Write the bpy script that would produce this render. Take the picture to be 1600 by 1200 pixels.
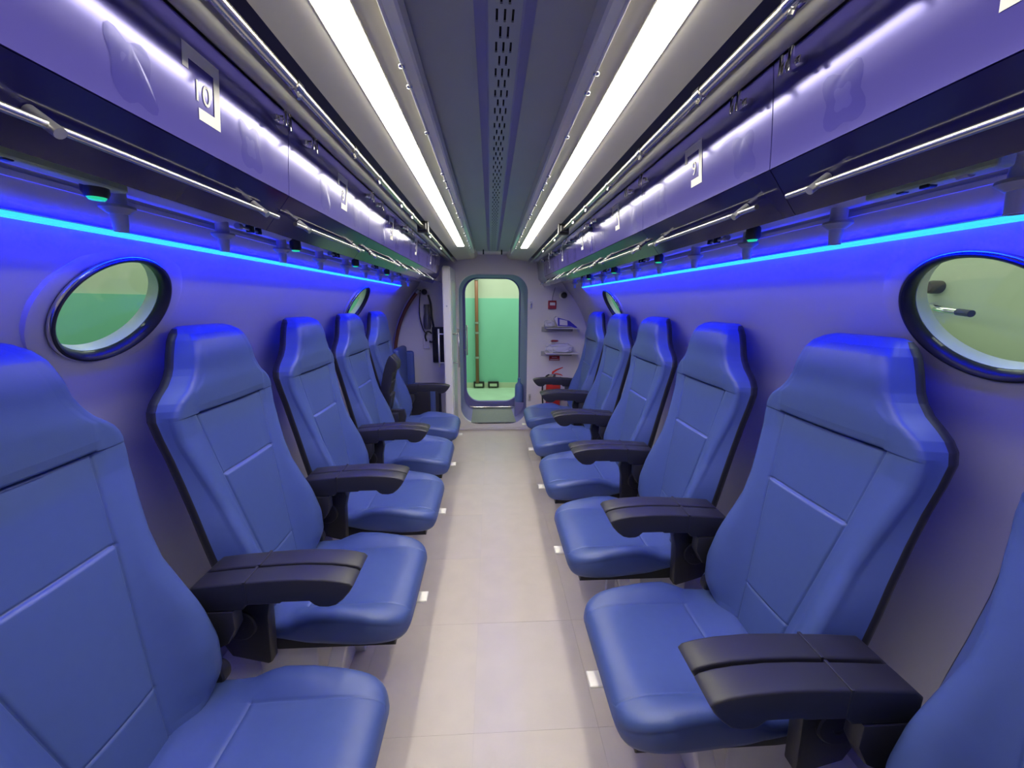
import bpy, bmesh, math, random
from mathutils import Vector, Matrix
random.seed(4)
sc = bpy.context.scene
for o in list(bpy.data.objects):
    bpy.data.objects.remove(o)
COL = sc.collection
PI = math.pi

# ---------------------------------------------------------------- camera
cam_d = bpy.data.cameras.new('camera')
cam = bpy.data.objects.new('camera', cam_d)
COL.objects.link(cam)
cam_d.sensor_width = 36.0
cam_d.lens = 36.0 * 608.0 / 1600.0
cam_d.clip_start = 0.02
RT = Vector((0.99853, -0.05384, 0.00683))
FW = Vector((0.05397, 0.97711, -0.20577)).normalized()
RT = (RT - FW * RT.dot(FW)).normalized()
UP = RT.cross(FW)
cm = Matrix((RT, UP, -FW)).transposed().to_4x4()
cm.translation = Vector((-0.02, 0.0, 1.46))
cam.matrix_world = cm
sc.camera = cam

# ---------------------------------------------------------------- world, exposure
w = bpy.data.worlds.new('world')
sc.world = w
w.use_nodes = True
w.node_tree.nodes['Background'].inputs[0].default_value = (0.6, 0.68, 0.6, 1)
w.node_tree.nodes['Background'].inputs[1].default_value = 0.15
sc.view_settings.view_transform = 'Standard'
sc.view_settings.look = 'None'
sc.view_settings.exposure = 0.0
sc.view_settings.gamma = 1.0
sc.view_settings.use_curve_mapping = False
sc.cycles.use_denoising = True
sc.cycles.max_bounces = 8
sc.cycles.diffuse_bounces = 5
sc.cycles.glossy_bounces = 4
sc.cycles.transparent_max_bounces = 8
sc.cycles.sample_clamp_indirect = 6.0
sc.cycles.caustics_reflective = False
sc.cycles.caustics_refractive = False

STRIP_W = 6.5; STRIP_L = 22.0        # radiance of the two ceiling light strips
LED_L = 1.0; LED_DOWN = 15.0; LED_UP = 7.5          # radiance of the blue LED line
def area(name, loc, rot, sx, sy, power, col):
    l = bpy.data.lights.new(name, 'AREA')
    l.shape = 'RECTANGLE'; l.size = sx; l.size_y = sy; l.energy = power; l.color = col
    o = bpy.data.objects.new(name, l); COL.objects.link(o)
    o.location = loc; o.rotation_euler = rot
    return o
def led(s, dx, z, ang, power):
    # one row of blue LED chips looking toward the wall, ang = direction in the (outward, up) plane
    o = area('led_row', (s*(0.82+dx), 1.75, z), (0, 0, 0), 0.010, 3.7, power, (0.0, 0.0, 1.0))
    d = Vector((s*math.cos(ang), 0, math.sin(ang)))
    zz = -d; yy = Vector((0, 1, 0)); xx = yy.cross(zz)
    m = Matrix((xx, yy, zz)).transposed().to_4x4(); m.translation = o.location
    o.matrix_world = m
for s_ in (-1, 1):
    led(s_, -0.012, 1.588, math.radians(-38), LED_DOWN)
    led(s_, -0.012, 1.604, math.radians(75), LED_UP)
for s_, y_ in ((-1, 3.30), (1, 3.36)):     # the two ceiling strips throw most of their light downward
    o_ = area('ceiling_strip_lamp', (s_*0.2585, (y_-0.1)/2, 1.8935), (0, 0, 0), 0.054, y_+0.1, STRIP_W, (1.0, 0.955, 0.87))
    o_.data.spread = math.radians(125)
# lamps of the hall the chamber stands in
area('hall_lamp', (-1.9, 1.5, 2.92), (0, 0, 0), 0.9, 5.0, 52, (0.93, 1.0, 0.86))
area('hall_lamp', (1.9, 1.5, 2.92), (0, 0, 0), 0.9, 5.0, 52, (0.93, 1.0, 0.86))
area('hall_lamp', (0.0, 6.8, 2.92), (0, 0, 0), 3.5, 1.2, 84, (0.93, 1.0, 0.86))

# ---------------------------------------------------------------- materials
def mat(name, col, rough=0.5, metal=0.0, noise=0.0, nscale=30.0, bump=0.0, bscale=200.0, coat=0.0,
        emit=None, estr=0.0, coat_rough=0.05, spec=0.5):
    m = bpy.data.materials.new(name)
    m.use_nodes = True
    nt = m.node_tree
    b = nt.nodes['Principled BSDF']
    b.inputs['Base Color'].default_value = (*col, 1)
    b.inputs['Roughness'].default_value = rough
    b.inputs['Metallic'].default_value = metal
    b.inputs['Coat Weight'].default_value = coat
    b.inputs['Coat Roughness'].default_value = coat_rough
    b.inputs['Specular IOR Level'].default_value = spec
    if emit:
        b.inputs['Emission Color'].default_value = (*emit, 1)
        b.inputs['Emission Strength'].default_value = estr
    tc = nt.nodes.new('ShaderNodeTexCoord')
    if noise:
        n = nt.nodes.new('ShaderNodeTexNoise')
        n.inputs['Scale'].default_value = nscale
        n.inputs['Detail'].default_value = 4
        nt.links.new(tc.outputs['Object'], n.inputs['Vector'])
        r = nt.nodes.new('ShaderNodeMapRange')
        r.inputs['From Min'].default_value = 0.3; r.inputs['From Max'].default_value = 0.7
        r.inputs['To Min'].default_value = 1 - noise; r.inputs['To Max'].default_value = 1 + noise
        nt.links.new(n.outputs['Fac'], r.inputs['Value'])
        mx = nt.nodes.new('ShaderNodeVectorMath'); mx.operation = 'SCALE'
        mx.inputs[0].default_value = col
        nt.links.new(r.outputs[0], mx.inputs['Scale'])
        nt.links.new(mx.outputs[0], b.inputs['Base Color'])
    if bump:
        n2 = nt.nodes.new('ShaderNodeTexNoise')
        n2.inputs['Scale'].default_value = bscale
        n2.inputs['Detail'].default_value = 3
        nt.links.new(tc.outputs['Object'], n2.inputs['Vector'])
        bp = nt.nodes.new('ShaderNodeBump')
        bp.inputs['Strength'].default_value = bump
        bp.inputs['Distance'].default_value = 0.002
        nt.links.new(n2.outputs['Fac'], bp.inputs['Height'])
        nt.links.new(bp.outputs[0], b.inputs['Normal'])
    return m

M = {}
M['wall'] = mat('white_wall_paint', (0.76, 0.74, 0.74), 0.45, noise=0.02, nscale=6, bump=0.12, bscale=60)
M['sidewall'] = mat('white_wall_paint_shaded', (0.52, 0.50, 0.54), 0.45, noise=0.02, nscale=6, bump=0.12, bscale=60)  # bulkhead's white paint, darker and cooler: weak white light put into the colour
M['white'] = mat('white_painted_steel', (0.66, 0.64, 0.63), 0.35, noise=0.02)
M['cream'] = mat('cream_ceiling_panel', (0.60, 0.57, 0.47), 0.4, noise=0.02, nscale=8)
M['moulding'] = mat('cream_moulding', (0.50, 0.49, 0.43), 0.35)
M['railpaint'] = mat('bright_cream_rail_paint', (0.90, 0.88, 0.74), 0.25, coat=0.6)
M['squaremark'] = mat('dark_square_mark', (0.050, 0.042, 0.24), 0.16, metal=0.10, spec=0.25, bump=0.05, bscale=60)  # darker blue for the square marks on the locker faces
M['squaremark2'] = mat('dark_square_mark_light', (0.070, 0.060, 0.28), 0.15, metal=0.15, spec=0.4, bump=0.05, bscale=60)
M['ceil'] = mat('grey_ceiling_panel', (0.32, 0.33, 0.36), 0.45, noise=0.02, nscale=5)
M['vent'] = mat('vent_panel_paint', (0.30, 0.32, 0.36), 0.45)
M['ventedge'] = mat('vent_edge_paint', (0.22, 0.22, 0.40), 0.4)
M['void'] = mat('dark_void', (0.01, 0.01, 0.015), 0.9)
M['floor'] = mat('beige_vinyl_tile', (0.58, 0.51, 0.43), 0.38, noise=0.035, nscale=9, bump=0.05, bscale=90)
M['floor2'] = mat('beige_vinyl_tile_pinkish', (0.565, 0.50, 0.44), 0.38, noise=0.035, nscale=7, bump=0.05, bscale=90)
M['joint'] = mat('floor_joint', (0.48, 0.43, 0.38), 0.7)
M['vinyl'] = mat('blue_seat_vinyl', (0.062, 0.098, 0.255), 0.42, noise=0.02, nscale=40, bump=0.10, bscale=900, spec=0.45)
M['black'] = mat('black_moulded_plastic', (0.022, 0.021, 0.026), 0.42, bump=0.18, bscale=1200)
M['shell'] = mat('dark_shell_plastic', (0.018, 0.018, 0.024), 0.5)
M['blacksteel'] = mat('black_steel', (0.012, 0.012, 0.014), 0.4)
M['chrome'] = mat('chrome', (0.75, 0.74, 0.70), 0.12, metal=1.0)
M['steel'] = mat('brushed_steel', (0.62, 0.60, 0.52), 0.26, metal=1.0)
M['satin'] = mat('satin_steel', (0.55, 0.55, 0.55), 0.38, metal=1.0)
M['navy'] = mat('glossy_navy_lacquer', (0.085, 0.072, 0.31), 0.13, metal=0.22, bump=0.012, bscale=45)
M['navyunder'] = mat('glossy_navy_lacquer_shaded', (0.010, 0.009, 0.060), 0.10)  # face lacquer again, darkened so the down-facing shade sits in the colour
M['navyback'] = mat('dark_locker_body', (0.02, 0.02, 0.07), 0.5)
M['decal'] = mat('cream_label_film', (0.80, 0.79, 0.68), 0.4)
M['grey'] = mat('grey_metal', (0.34, 0.34, 0.36), 0.4)
M['plate'] = mat('service_plate', (0.50, 0.50, 0.52), 0.4)
M['darkgrey'] = mat('dark_grey_plastic', (0.10, 0.10, 0.12), 0.45)
M['rubber'] = mat('black_rubber', (0.012, 0.012, 0.014), 0.35)
M['hose'] = mat('brown_hose', (0.17, 0.055, 0.03), 0.5)
M['green_wall'] = mat('green_wall_paint', (0.20, 0.52, 0.38), 0.6, noise=0.02, nscale=3)
M['cream_wall'] = mat('pale_hall_wall', (0.50, 0.56, 0.44), 0.7, noise=0.03, nscale=3)
M['hall_floor'] = mat('pale_green_floor', (0.38, 0.58, 0.42), 0.5, noise=0.06, nscale=4)
M['skirt'] = mat('hall_skirting', (0.42, 0.52, 0.36), 0.6)
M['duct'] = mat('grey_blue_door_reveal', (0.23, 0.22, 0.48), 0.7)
M['ductfloor'] = mat('grey_green_mat', (0.20, 0.22, 0.21), 0.6, noise=0.05)
M['doorwhite'] = mat('ivory_door_edge', (0.85, 0.83, 0.76), 0.3)
M['handle'] = mat('polished_pull_handle', (0.85, 0.84, 0.82), 0.35, metal=0.5)
M['rim'] = mat('pale_porthole_rim', (0.60, 0.70, 0.62), 0.4)
M['red'] = mat('red_enamel', (0.62, 0.035, 0.02), 0.25)
M['darkred'] = mat('dark_red_plastic', (0.35, 0.02, 0.025), 0.4)
M['paper'] = mat('paper_white', (0.7, 0.68, 0.68), 0.6)
M['plastic_bag'] = mat('crinkled_white_plastic', (0.62, 0.61, 0.62), 0.25, bump=0.9, bscale=30)
M['bluebag'] = mat('blue_packet', (0.05, 0.04, 0.42), 0.3)
M['copper'] = mat('brown_pipe', (0.28, 0.12, 0.07), 0.4)
M['bluebottle'] = mat('blue_bottle', (0.14, 0.24, 0.55), 0.3)
M['tag'] = mat('ivory_plastic', (0.80, 0.76, 0.68), 0.4)
M['smoke'] = mat('dark_monitor', (0.012, 0.012, 0.02), 0.3)
M['lamp'] = mat('ceiling_light_diffuser', (0.9, 0.9, 0.88), 0.5, emit=(1.0, 0.955, 0.86), estr=STRIP_L)
M['ledcyan'] = mat('led_diffuser', (0.1, 0.5, 0.9), 0.5, emit=(0.04, 0.62, 1.0), estr=1.25)
M['ledblue'] = mat('led_chip_line', (0.02, 0.02, 0.3), 0.5, emit=(0.0, 0.0, 1.0), estr=LED_L)
M['greenled'] = mat('green_indicator_glow', (0.02, 0.3, 0.15), 0.5, emit=(0.02, 0.65, 0.30), estr=0.9)

def glass_mat():
    m = bpy.data.materials.new('clear_window_pane'); m.use_nodes = True
    nt = m.node_tree; nt.nodes.clear()
    out = nt.nodes.new('ShaderNodeOutputMaterial')
    tr = nt.nodes.new('ShaderNodeBsdfTransparent'); tr.inputs[0].default_value = (0.93, 0.97, 0.93, 1)
    gl = nt.nodes.new('ShaderNodeBsdfGlossy'); gl.inputs['Roughness'].default_value = 0.03
    mx = nt.nodes.new('ShaderNodeMixShader'); mx.inputs[0].default_value = 0.05
    nt.links.new(tr.outputs[0], mx.inputs[1])
    nt.links.new(gl.outputs[0], mx.inputs[2]); nt.links.new(mx.outputs[0], out.inputs[0])
    return m
M['glass'] = glass_mat()

# ---------------------------------------------------------------- helpers
def link(name, me, m=None, parent=None, loc=None, smooth=False):
    o = bpy.data.objects.new(name, me)
    COL.objects.link(o)
    if m: me.materials.append(m) if not me.materials else None
    if parent: o.parent = parent
    if loc is not None: o.location = loc
    if smooth:
        for p in me.polygons: p.use_smooth = True
    return o
def fin(name, bm, m, parent=None, smooth=False, loc=None, auto=None):
    bmesh.ops.recalc_face_normals(bm, faces=bm.faces[:])
    me = bpy.data.meshes.new(name)
    if auto is not None:
        for f in bm.faces: f.smooth = True
        for e in bm.edges:
            if len(e.link_faces) == 2 and e.calc_face_angle(0) > auto: e.smooth = False
            elif len(e.link_faces) != 2: e.smooth = False
    elif smooth:
        for f in bm.faces: f.smooth = True
    bm.to_mesh(me); bm.free()
    me.materials.append(m)
    o = bpy.data.objects.new(name, me); COL.objects.link(o)
    if parent: o.parent = parent
    if loc is not None: o.location = loc
    return o
def box(bm, x0, x1, y0, y1, z0, z1, bev=0.0, seg=2, mtx=None):
    r = bmesh.ops.create_cube(bm, size=1.0)
    vs = r['verts']
    for v in vs:
        v.co = Vector(((x0+x1)/2 + v.co.x*(x1-x0), (y0+y1)/2 + v.co.y*(y1-y0), (z0+z1)/2 + v.co.z*(z1-z0)))
    if bev:
        es = list({e for v in vs for e in v.link_edges})
        rr = bmesh.ops.bevel(bm, geom=es, offset=bev, segments=seg, affect='EDGES', profile=0.5)
        vs = list({v for f in rr['faces'] for v in f.verts} | {v for v in vs if v.is_valid})
    if mtx:
        for v in vs: v.co = mtx @ v.co
    return vs
def frame_of(d):
    d = d.normalized()
    a = Vector((0, 0, 1)) if abs(d.z) < 0.9 else Vector((1, 0, 0))
    u = d.cross(a).normalized(); return u, d.cross(u).normalized()
def tube(bm, pts, r, seg=12, caps=True):
    pts = [Vector(p) for p in pts]
    rs = r if isinstance(r, (list, tuple)) else [r]*len(pts)
    rings = []
    u = None
    for i, p in enumerate(pts):
        d = (pts[min(i+1, len(pts)-1)] - pts[max(i-1, 0)])
        if u is None: u, v = frame_of(d)
        else:
            dn = d.normalized(); u = (u - dn*u.dot(dn)).normalized(); v = dn.cross(u)
        rings.append([bm.verts.new(p + (u*math.cos(2*PI*k/seg) + v*math.sin(2*PI*k/seg))*rs[i]) for k in range(seg)])
    for a, b in zip(rings, rings[1:]):
        for k in range(seg):
            bm.faces.new((a[k], a[(k+1) % seg], b[(k+1) % seg], b[k]))
    if caps:
        bm.faces.new(rings[0][::-1]); bm.faces.new(rings[-1])
def lathe(bm, prof, origin, axis, seg=32, closed=False):
    """prof: list of (radius, height along axis)"""
    axis = Vector(axis).normalized(); u, v = frame_of(axis); o = Vector(origin)
    rings = []
    for r, h in prof:
        if r < 1e-6: rings.append([bm.verts.new(o + axis*h)])
        else: rings.append([bm.verts.new(o + axis*h + (u*math.cos(2*PI*k/seg)+v*math.sin(2*PI*k/seg))*r) for k in range(seg)])
    pairs = list(zip(rings, rings[1:]))
    if closed: pairs.append((rings[-1], rings[0]))
    for a, b in pairs:
        for k in range(seg):
            k2 = (k+1) % seg
            if len(a) == 1 and len(b) == 1: continue
            if len(a) == 1: bm.faces.new((a[0], b[k2], b[k]))
            elif len(b) == 1: bm.faces.new((a[k], a[k2], b[0]))
            else: bm.faces.new((a[k], a[k2], b[k2], b[k]))
def prism_y(bm, poly, y0, y1, bev=0.0, seg=2):
    """polygon in (x,z) extruded from y0 to y1"""
    a = [bm.verts.new((x, y0, z)) for x, z in poly]
    b = [bm.verts.new((x, y1, z)) for x, z in poly]
    fs = [bm.faces.new(a), bm.faces.new(b[::-1])]
    n = len(poly)
    for i in range(n):
        fs.append(bm.faces.new((a[i], b[i], b[(i+1) % n], a[(i+1) % n])))
    bmesh.ops.recalc_face_normals(bm, faces=fs)
    if bev:
        es = list({e for f in fs[:2] for e in f.edges})
        bmesh.ops.bevel(bm, geom=es, offset=bev, segments=seg, affect='EDGES', profile=0.5)
def sheet_y(bm, prof, y0, y1, ny=1):
    rows = [[bm.verts.new((x, y0 + (y1-y0)*j/ny, z)) for x, z in prof] for j in range(ny+1)]
    for a, b in zip(rows, rows[1:]):
        for i in range(len(prof)-1):
            bm.faces.new((a[i], a[i+1], b[i+1], b[i]))
def lerp(tab, x):
    if x <= tab[0][0]: return tab[0][1]
    for (a, b), (c, d) in zip(tab, tab[1:]):
        if x <= c: return b + (d-b)*(x-a)/(c-a)
    return tab[-1][1]
def sm(t):
    t = max(0.0, min(1.0, t)); return t*t*(3-2*t)
def thing(name, label, cat, loc=(0, 0, 0), rz=0.0, group=None):
    o = bpy.data.objects.new(name, None); COL.objects.link(o)
    o.location = loc; o.rotation_euler = (0, 0, rz); o.empty_display_size = 0.1
    o['label'] = label; o['category'] = cat
    if group: o['group'] = group
    return o
def tag(o, label, cat, group=None):
    o['label'] = label; o['category'] = cat
    if group: o['group'] = group
    return o
def struct(o, label, cat):
    o['kind'] = 'structure'; o['label'] = label; o['category'] = cat
    return o
def copy_tree(o, parent=None):
    c = o.copy(); COL.objects.link(c)
    if parent: c.parent = parent
    for ch in list(o.children): copy_tree(ch, c)
    return c
def evaluated(o):
    dg = bpy.context.evaluated_depsgraph_get()
    return bpy.data.meshes.new_from_object(o.evaluated_get(dg))

R, ZC = 1.10, 0.863
YB, YF = 4.35, -1.30

# ---------------------------------------------------------------- shell walls with porthole openings
PORTS = [(-1, 1.015, 1.440), (1, 0.715, 1.440), (-1, 2.77, 1.44), (1, 3.03, 1.44)]
def port_axis(s, z):
    xx = math.sqrt(R*R - (z-ZC)**2)
    n = Vector((s*xx, 0, z-ZC)).normalized()
    return Vector((s*xx, 0, z)), n
def wall_half(s, name, label):
    bm = bmesh.new()
    n = 56
    a0 = math.asin((-0.12-ZC)/R); a1 = PI/2
    def rad(a): return R + 0.16*sm((ZC+R*math.sin(a)-1.63)/0.16)
    an = [a0+(a1-a0)*i/n for i in range(n+1)]
    inner = [(s*rad(a)*math.cos(a), ZC+rad(a)*math.sin(a)) for a in an]
    outer = [(s*(rad(a)+0.03)*math.cos(a), ZC+(rad(a)+0.03)*math.sin(a)) for a in an]
    prof = inner + outer[::-1]
    rows = []
    ny = 1
    for y in (YF, YB):
        rows.append([bm.verts.new((x, y, z)) for x, z in prof])
    m = len(prof)
    for i in range(m):
        bm.faces.new((rows[0][i], rows[0][(i+1) % m], rows[1][(i+1) % m], rows[1][i]))
    for r_, rev in ((rows[0], True), (rows[1], False)):
        for i in range(n):
            q = (r_[i], r_[i+1], r_[m-2-i], r_[m-1-i])
            bm.faces.new(q[::-1] if rev else q)
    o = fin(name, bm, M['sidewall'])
    for (ps, py, pz) in PORTS:
        if ps != s: continue
        c, nn = port_axis(ps, pz)
        cb = bmesh.new()
        lathe(cb, [(0, -0.12), (0.138, -0.12), (0.138, 0.12), (0, 0.12)], (c.x, py, c.z), nn, 64)
        co = fin('cutter', cb, M['sidewall'])
        md = o.modifiers.new('b', 'BOOLEAN'); md.object = co; md.operation = 'DIFFERENCE'; md.solver = 'EXACT'
        me = evaluated(o)
        o.modifiers.clear(); old = o.data; o.data = me; bpy.data.meshes.remove(old)
        bpy.data.objects.remove(co)
    bm = bmesh.new(); bm.from_mesh(o.data)
    for f in bm.faces: f.smooth = True
    for e in bm.edges:
        e.smooth = not (len(e.link_faces) != 2 or e.calc_face_angle(0) > 0.5)
    bm.to_mesh(o.data); bm.free()
    return struct(o, label, 'wall')
wall_half(-1, 'wall_left', 'curved white left wall of the chamber lit by blue light')
wall_half(1, 'wall_right', 'curved white right wall of the chamber lit by blue light')

# portholes
PL = ['round porthole in the left wall beside the nearest left seat', 'large round porthole in the right wall with a lamp arm behind it',
      'small looking far porthole in the left wall above the rear seats', 'small looking far porthole in the right wall above the rear seats']
for i, (s, py, pz) in enumerate(PORTS):
    c, n = port_axis(s, pz)
    root = bpy.data.objects.new('window_%d' % (i+1), None); COL.objects.link(root)
    root.location = (c.x, py, c.z)
    struct(root, PL[i], 'window')
    O0 = (0, 0, 0)
    def ring(name, prof, m, auto=0.6, closed=True):
        bm = bmesh.new(); lathe(bm, [(r_*1.045, h_) for r_, h_ in prof], (0, 0, 0), n, 64, closed=closed)
        return fin(name, bm, M[m], root, auto=auto)
    ring('boss_ring', [(0.137, 0.03), (0.137, -0.004), (0.166, -0.010), (0.176, -0.008), (0.188, 0.02)], 'sidewall', closed=False)
    ring('gasket_ring', [(0.1215, 0.006), (0.122, -0.002), (0.1245, -0.009), (0.128, -0.014), (0.132, -0.017), (0.1355, -0.0165), (0.1385, -0.012), (0.1395, -0.006), (0.1365, 0.0), (0.1365, 0.006)], 'rubber')
    ring('trim_ring', [(0.1375, -0.0145), (0.1400, -0.0125), (0.1412, -0.007), (0.1390, -0.006)], 'chrome', 2.0)
    ring('outer_rim', [(0.1218, 0.036), (0.1208, 0.0075), (0.137, 0.0075), (0.150, 0.036)], 'rim')
    ring('pane', [(0, 0.001), (0.1213, 0.001), (0.1213, 0.006), (0, 0.006)], 'glass', closed=False)

# ---------------------------------------------------------------- floor with tiles
bm = bmesh.new(); box(bm, -0.70, 0.70, YF, YB, -0.05, -0.003)
fl = struct(fin('floor', bm, M['joint']), 'beige vinyl tile floor of the aisle between the seats', 'floor')
tx = [-0.70, -0.522, -0.085, 0.352, 0.70]
ty0, tp = -1.30, 0.4715
k = 0
y = 1.072 - tp*6
while y < YB:
    for j in range(4):
        x0, x1 = tx[j], tx[j+1]
        ya, yb = max(y, YF), min(y+tp, YB)
        if yb - ya < 0.02: continue
        bm = bmesh.new()
        box(bm, x0+0.0004, x1-0.0004, ya+0.0004, yb-0.0004, -0.004, random.choice((0.0, 0.0003, -0.0003)))
        fin('tile', bm, M['floor'] if (j + int(y*10)) % 3 else M['floor2'], fl)
        k += 1
    y += tp

# white side plinths under the seats
for s, nm, lb in ((-1, 'trim_1', 'white stepped plinth along the left wall under the seats'), (1, 'trim_2', 'white stepped plinth along the right wall under the seats')):
    bm = bmesh.new()
    poly = [(s*0.60, 0.0), (s*0.60, 0.10), (s*0.66, 0.16), (s*0.83, 0.16), (s*0.83, -0.02), (s*0.60, -0.02)]
    prism_y(bm, poly, YF, YB-0.002)
    poly = [(s*0.80, 0.16), (s*0.80, 0.24), (s*0.86, 0.285), (s*0.925, 0.285), (s*0.80, 0.10)]
    prism_y(bm, poly, YF, YB-0.002)
    struct(fin(nm, bm, M['white']), lb, 'plinth')

# ---------------------------------------------------------------- end bulkhead with doorway
def rrect(cx, hw, z0, z1, r, n=10):
    pts = []
    for (sx, sz, a0) in ((1, 1, 0), (-1, 1, PI/2), (-1, -1, PI), (1, -1, 3*PI/2)):
        for i in range(n+1):
            a = a0 + PI/2*i/n
            pts.append((cx + sx*(hw-r) + r*math.cos(a), (z1-r if sz > 0 else z0+r) + r*math.sin(a)))
    out = []
    for i in range(len(pts)):
        p, q = pts[i], pts[(i+1) % len(pts)]
        d = math.hypot(q[0]-p[0], q[1]-p[1]); k = max(1, int(d/0.05))
        out += [(p[0]+(q[0]-p[0])*j/k, p[1]+(q[1]-p[1])*j/k) for j in range(k)]
    return out
def plate_with_hole(bm, outer, hole, y0, y1):
    """radial strip between two star-shaped loops"""
    n = len(hole)
    cx = sum(p[0] for p in hole)/n; cz = sum(p[1] for p in hole)/n
    def outpt(p):
        d = Vector((p[0]-cx, p[1]-cz)).normalized()
        return outer(cx, cz, d)
    O = [outpt(p) for p in hole]
    va = [[bm.verts.new((x, yy, z)) for x, z in L] for yy in (y0, y1) for L in (hole, O)]
    for i in range(n):
        j = (i+1) % n
        bm.faces.new((va[0][i], va[0][j], va[1][j], va[1][i]))
        bm.faces.new((va[2][i], va[3][i], va[3][j], va[2][j]))
        bm.faces.new((va[0][i], va[2][i], va[2][j], va[0][j]))
        bm.faces.new((va[1][i], va[1][j], va[3][j], va[3][i]))
def circ_out(rad, zmin):
    def f(cx, cz, d):
        o = Vector((cx, cz-ZC)); b = o.dot(d); t = -b + math.sqrt(b*b - o.dot(o) + rad*rad)
        if d.y < 0:
            t = min(t, (zmin-cz)/d.y)
        p = Vector((cx, cz)) + d*t
        return (p.x, p.y)
    return f
hole = rrect(0.01, 0.378, 0.072, 1.752, 0.19)
bm = bmesh.new()
plate_with_hole(bm, circ_out(R+0.20, -0.12), hole, YB, YB+0.05)
struct(fin('wall_end', bm, M['wall']), 'white end bulkhead with the rounded doorway', 'wall')
bm = bmesh.new()   # rear bulkhead behind the camera
lathe(bm, [(0, 0), (R+0.20, 0), (R+0.20, -0.04), (0, -0.04)], (0, YF, ZC), (0, 1, 0), 64)
struct(fin('wall_rear', bm, M['wall']), 'white rear bulkhead behind the viewer', 'wall')
# doorway reveal and outer frame
bm = bmesh.new()
inner = [(-0.018 + x*0.955, z) for x, z in hole]
va = [bm.verts.new((x, YB+0.002, z)) for x, z in hole]; vb = [bm.verts.new((x, 5.0, z)) for x, z in inner]
vc = [bm.verts.new((x*1.06, YB+0.04, 0.9+(z-0.9)*1.03)) for x, z in hole]; vd = [bm.verts.new((x*1.06, 5.0, 0.9+(z-0.9)*1.03)) for x, z in inner]
n = len(hole)
for i in range(n):
    j = (i+1) % n
    bm.faces.new((va[i], va[j], vb[j], vb[i])); bm.faces.new((vc[i], vd[i], vd[j], vc[j]))
    bm.faces.new((va[i], vc[i], vc[j], va[j])); bm.faces.new((vb[i], vb[j], vd[j], vd[i]))
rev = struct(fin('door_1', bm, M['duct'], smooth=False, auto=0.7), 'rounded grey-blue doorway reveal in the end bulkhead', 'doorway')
bm = bmesh.new(); box(bm, -0.30, 0.31, YB+0.01, 4.985, 0.078, 0.088, 0.002)
fin('floor_mat', bm, M['ductfloor'], rev)
bm = bmesh.new()
h2 = rrect(0.0, 0.338, 0.178, 1.742, 0.17)
def rect_out(cx, cz, d):
    t = 9
    for v, lo, hi, q in ((d.x, -0.42-cx, 0.42-cx, 0), (d.y, 0.02-cz, 1.82-cz, 1)):
        if v > 1e-6: t = min(t, hi/v)
        if v < -1e-6: t = min(t, lo/v)
    return (cx+d.x*t, cz+d.y*t)
plate_with_hole(bm, rect_out, h2, 4.99, 5.04)
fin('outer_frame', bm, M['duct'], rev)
bm = bmesh.new(); box(bm, -0.31, 0.31, 4.968, 4.992, 0.085, 0.112, 0.006)
fin('threshold_strip', bm, M['chrome'], rev)
# pull handle on the outer door edge
bm = bmesh.new()
tube(bm, [(-0.318, 4.93, 0.80), (-0.318, 4.93, 1.175)], 0.009)
tube(bm, [(-0.318, 4.93, 0.86), (-0.352, 4.975, 0.86)], 0.006); tube(bm, [(-0.318, 4.93, 1.115), (-0.352, 4.975, 1.115)], 0.006)
fin('handle', bm, M['handle'], rev, smooth=True)
# bottom edge strip on the floor at the bulkhead
bm = bmesh.new(); box(bm, -0.56, 0.56, YB-0.012, YB+0.001, 0.0, 0.028, 0.004)
struct(fin('baseboard_end', bm, M['white']), 'white threshold bar where the floor meets the end bulkhead', 'baseboard')

# swung-open door leaf
leaf = struct(bpy.data.objects.new('door_2', None), 'ivory door leaf swung open to the left of the doorway', 'door')
COL.objects.link(leaf); leaf.location = (-0.43, 4.30, 0.12)
def leaf_poly(r, z0, z1, y0, y1):
    pts = []
    for (cy, cz, a0) in ((y1-r, z1-r, 0), (y0+r, z1-r, PI/2), (y0+r, z0+r, PI), (y1-r, z0+r, 3*PI/2)):
        for i in range(7):
            a = a0+PI/2*i/6; pts.append((cy+r*math.cos(a), cz+r*math.sin(a)))
    return pts
bm = bmesh.new()
pts = leaf_poly(0.06, 0.0, 1.668, -0.555, 0.02)
a = [bm.verts.new((-0.038, p, q)) for p, q in pts]; b = [bm.verts.new((0.036, p, q)) for p, q in pts]
fs = [bm.faces.new(a), bm.faces.new(b[::-1])]
for i in range(len(pts)):
    j = (i+1) % len(pts); bm.faces.new((a[i], b[i], b[j], a[j]))
bmesh.ops.recalc_face_normals(bm, faces=bm.faces[:])
bmesh.ops.bevel(bm, geom=list({e for f in fs for e in f.edges}), offset=0.01, segments=3, affect='EDGES')
fin('door_panel', bm, M['doorwhite'], leaf, auto=0.5)
bm = bmesh.new(); box(bm, 0.036, 0.041, -0.44, -0.10, 0.10, 1.55, 0.002)
fin('inset_panel', bm, M['white'], leaf)
for sx in (1, -1):
    bm = bmesh.new()
    x0, x1 = (0.036, 0.095) if sx > 0 else (-0.038, -0.10)
    yy = -0.44
    tube(bm, [(x1, yy, 0.70), (x1, yy, 1.08)], 0.009)
    tube(bm, [(x0, yy, 0.745), (x1, yy, 0.745)], 0.006); tube(bm, [(x0, yy, 1.03), (x1, yy, 1.03)], 0.006)
    fin('handle', bm, M['satin'] if sx > 0 else M['handle'], leaf, smooth=True)
bm = bmesh.new(); lathe(bm, [(0, 0), (0.008, 0), (0.008, 0.006), (0, 0.008)], (0.0, -0.554, 1.30), (0, -1, 0), 12)
fin('lock', bm, M['satin'], leaf)

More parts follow.
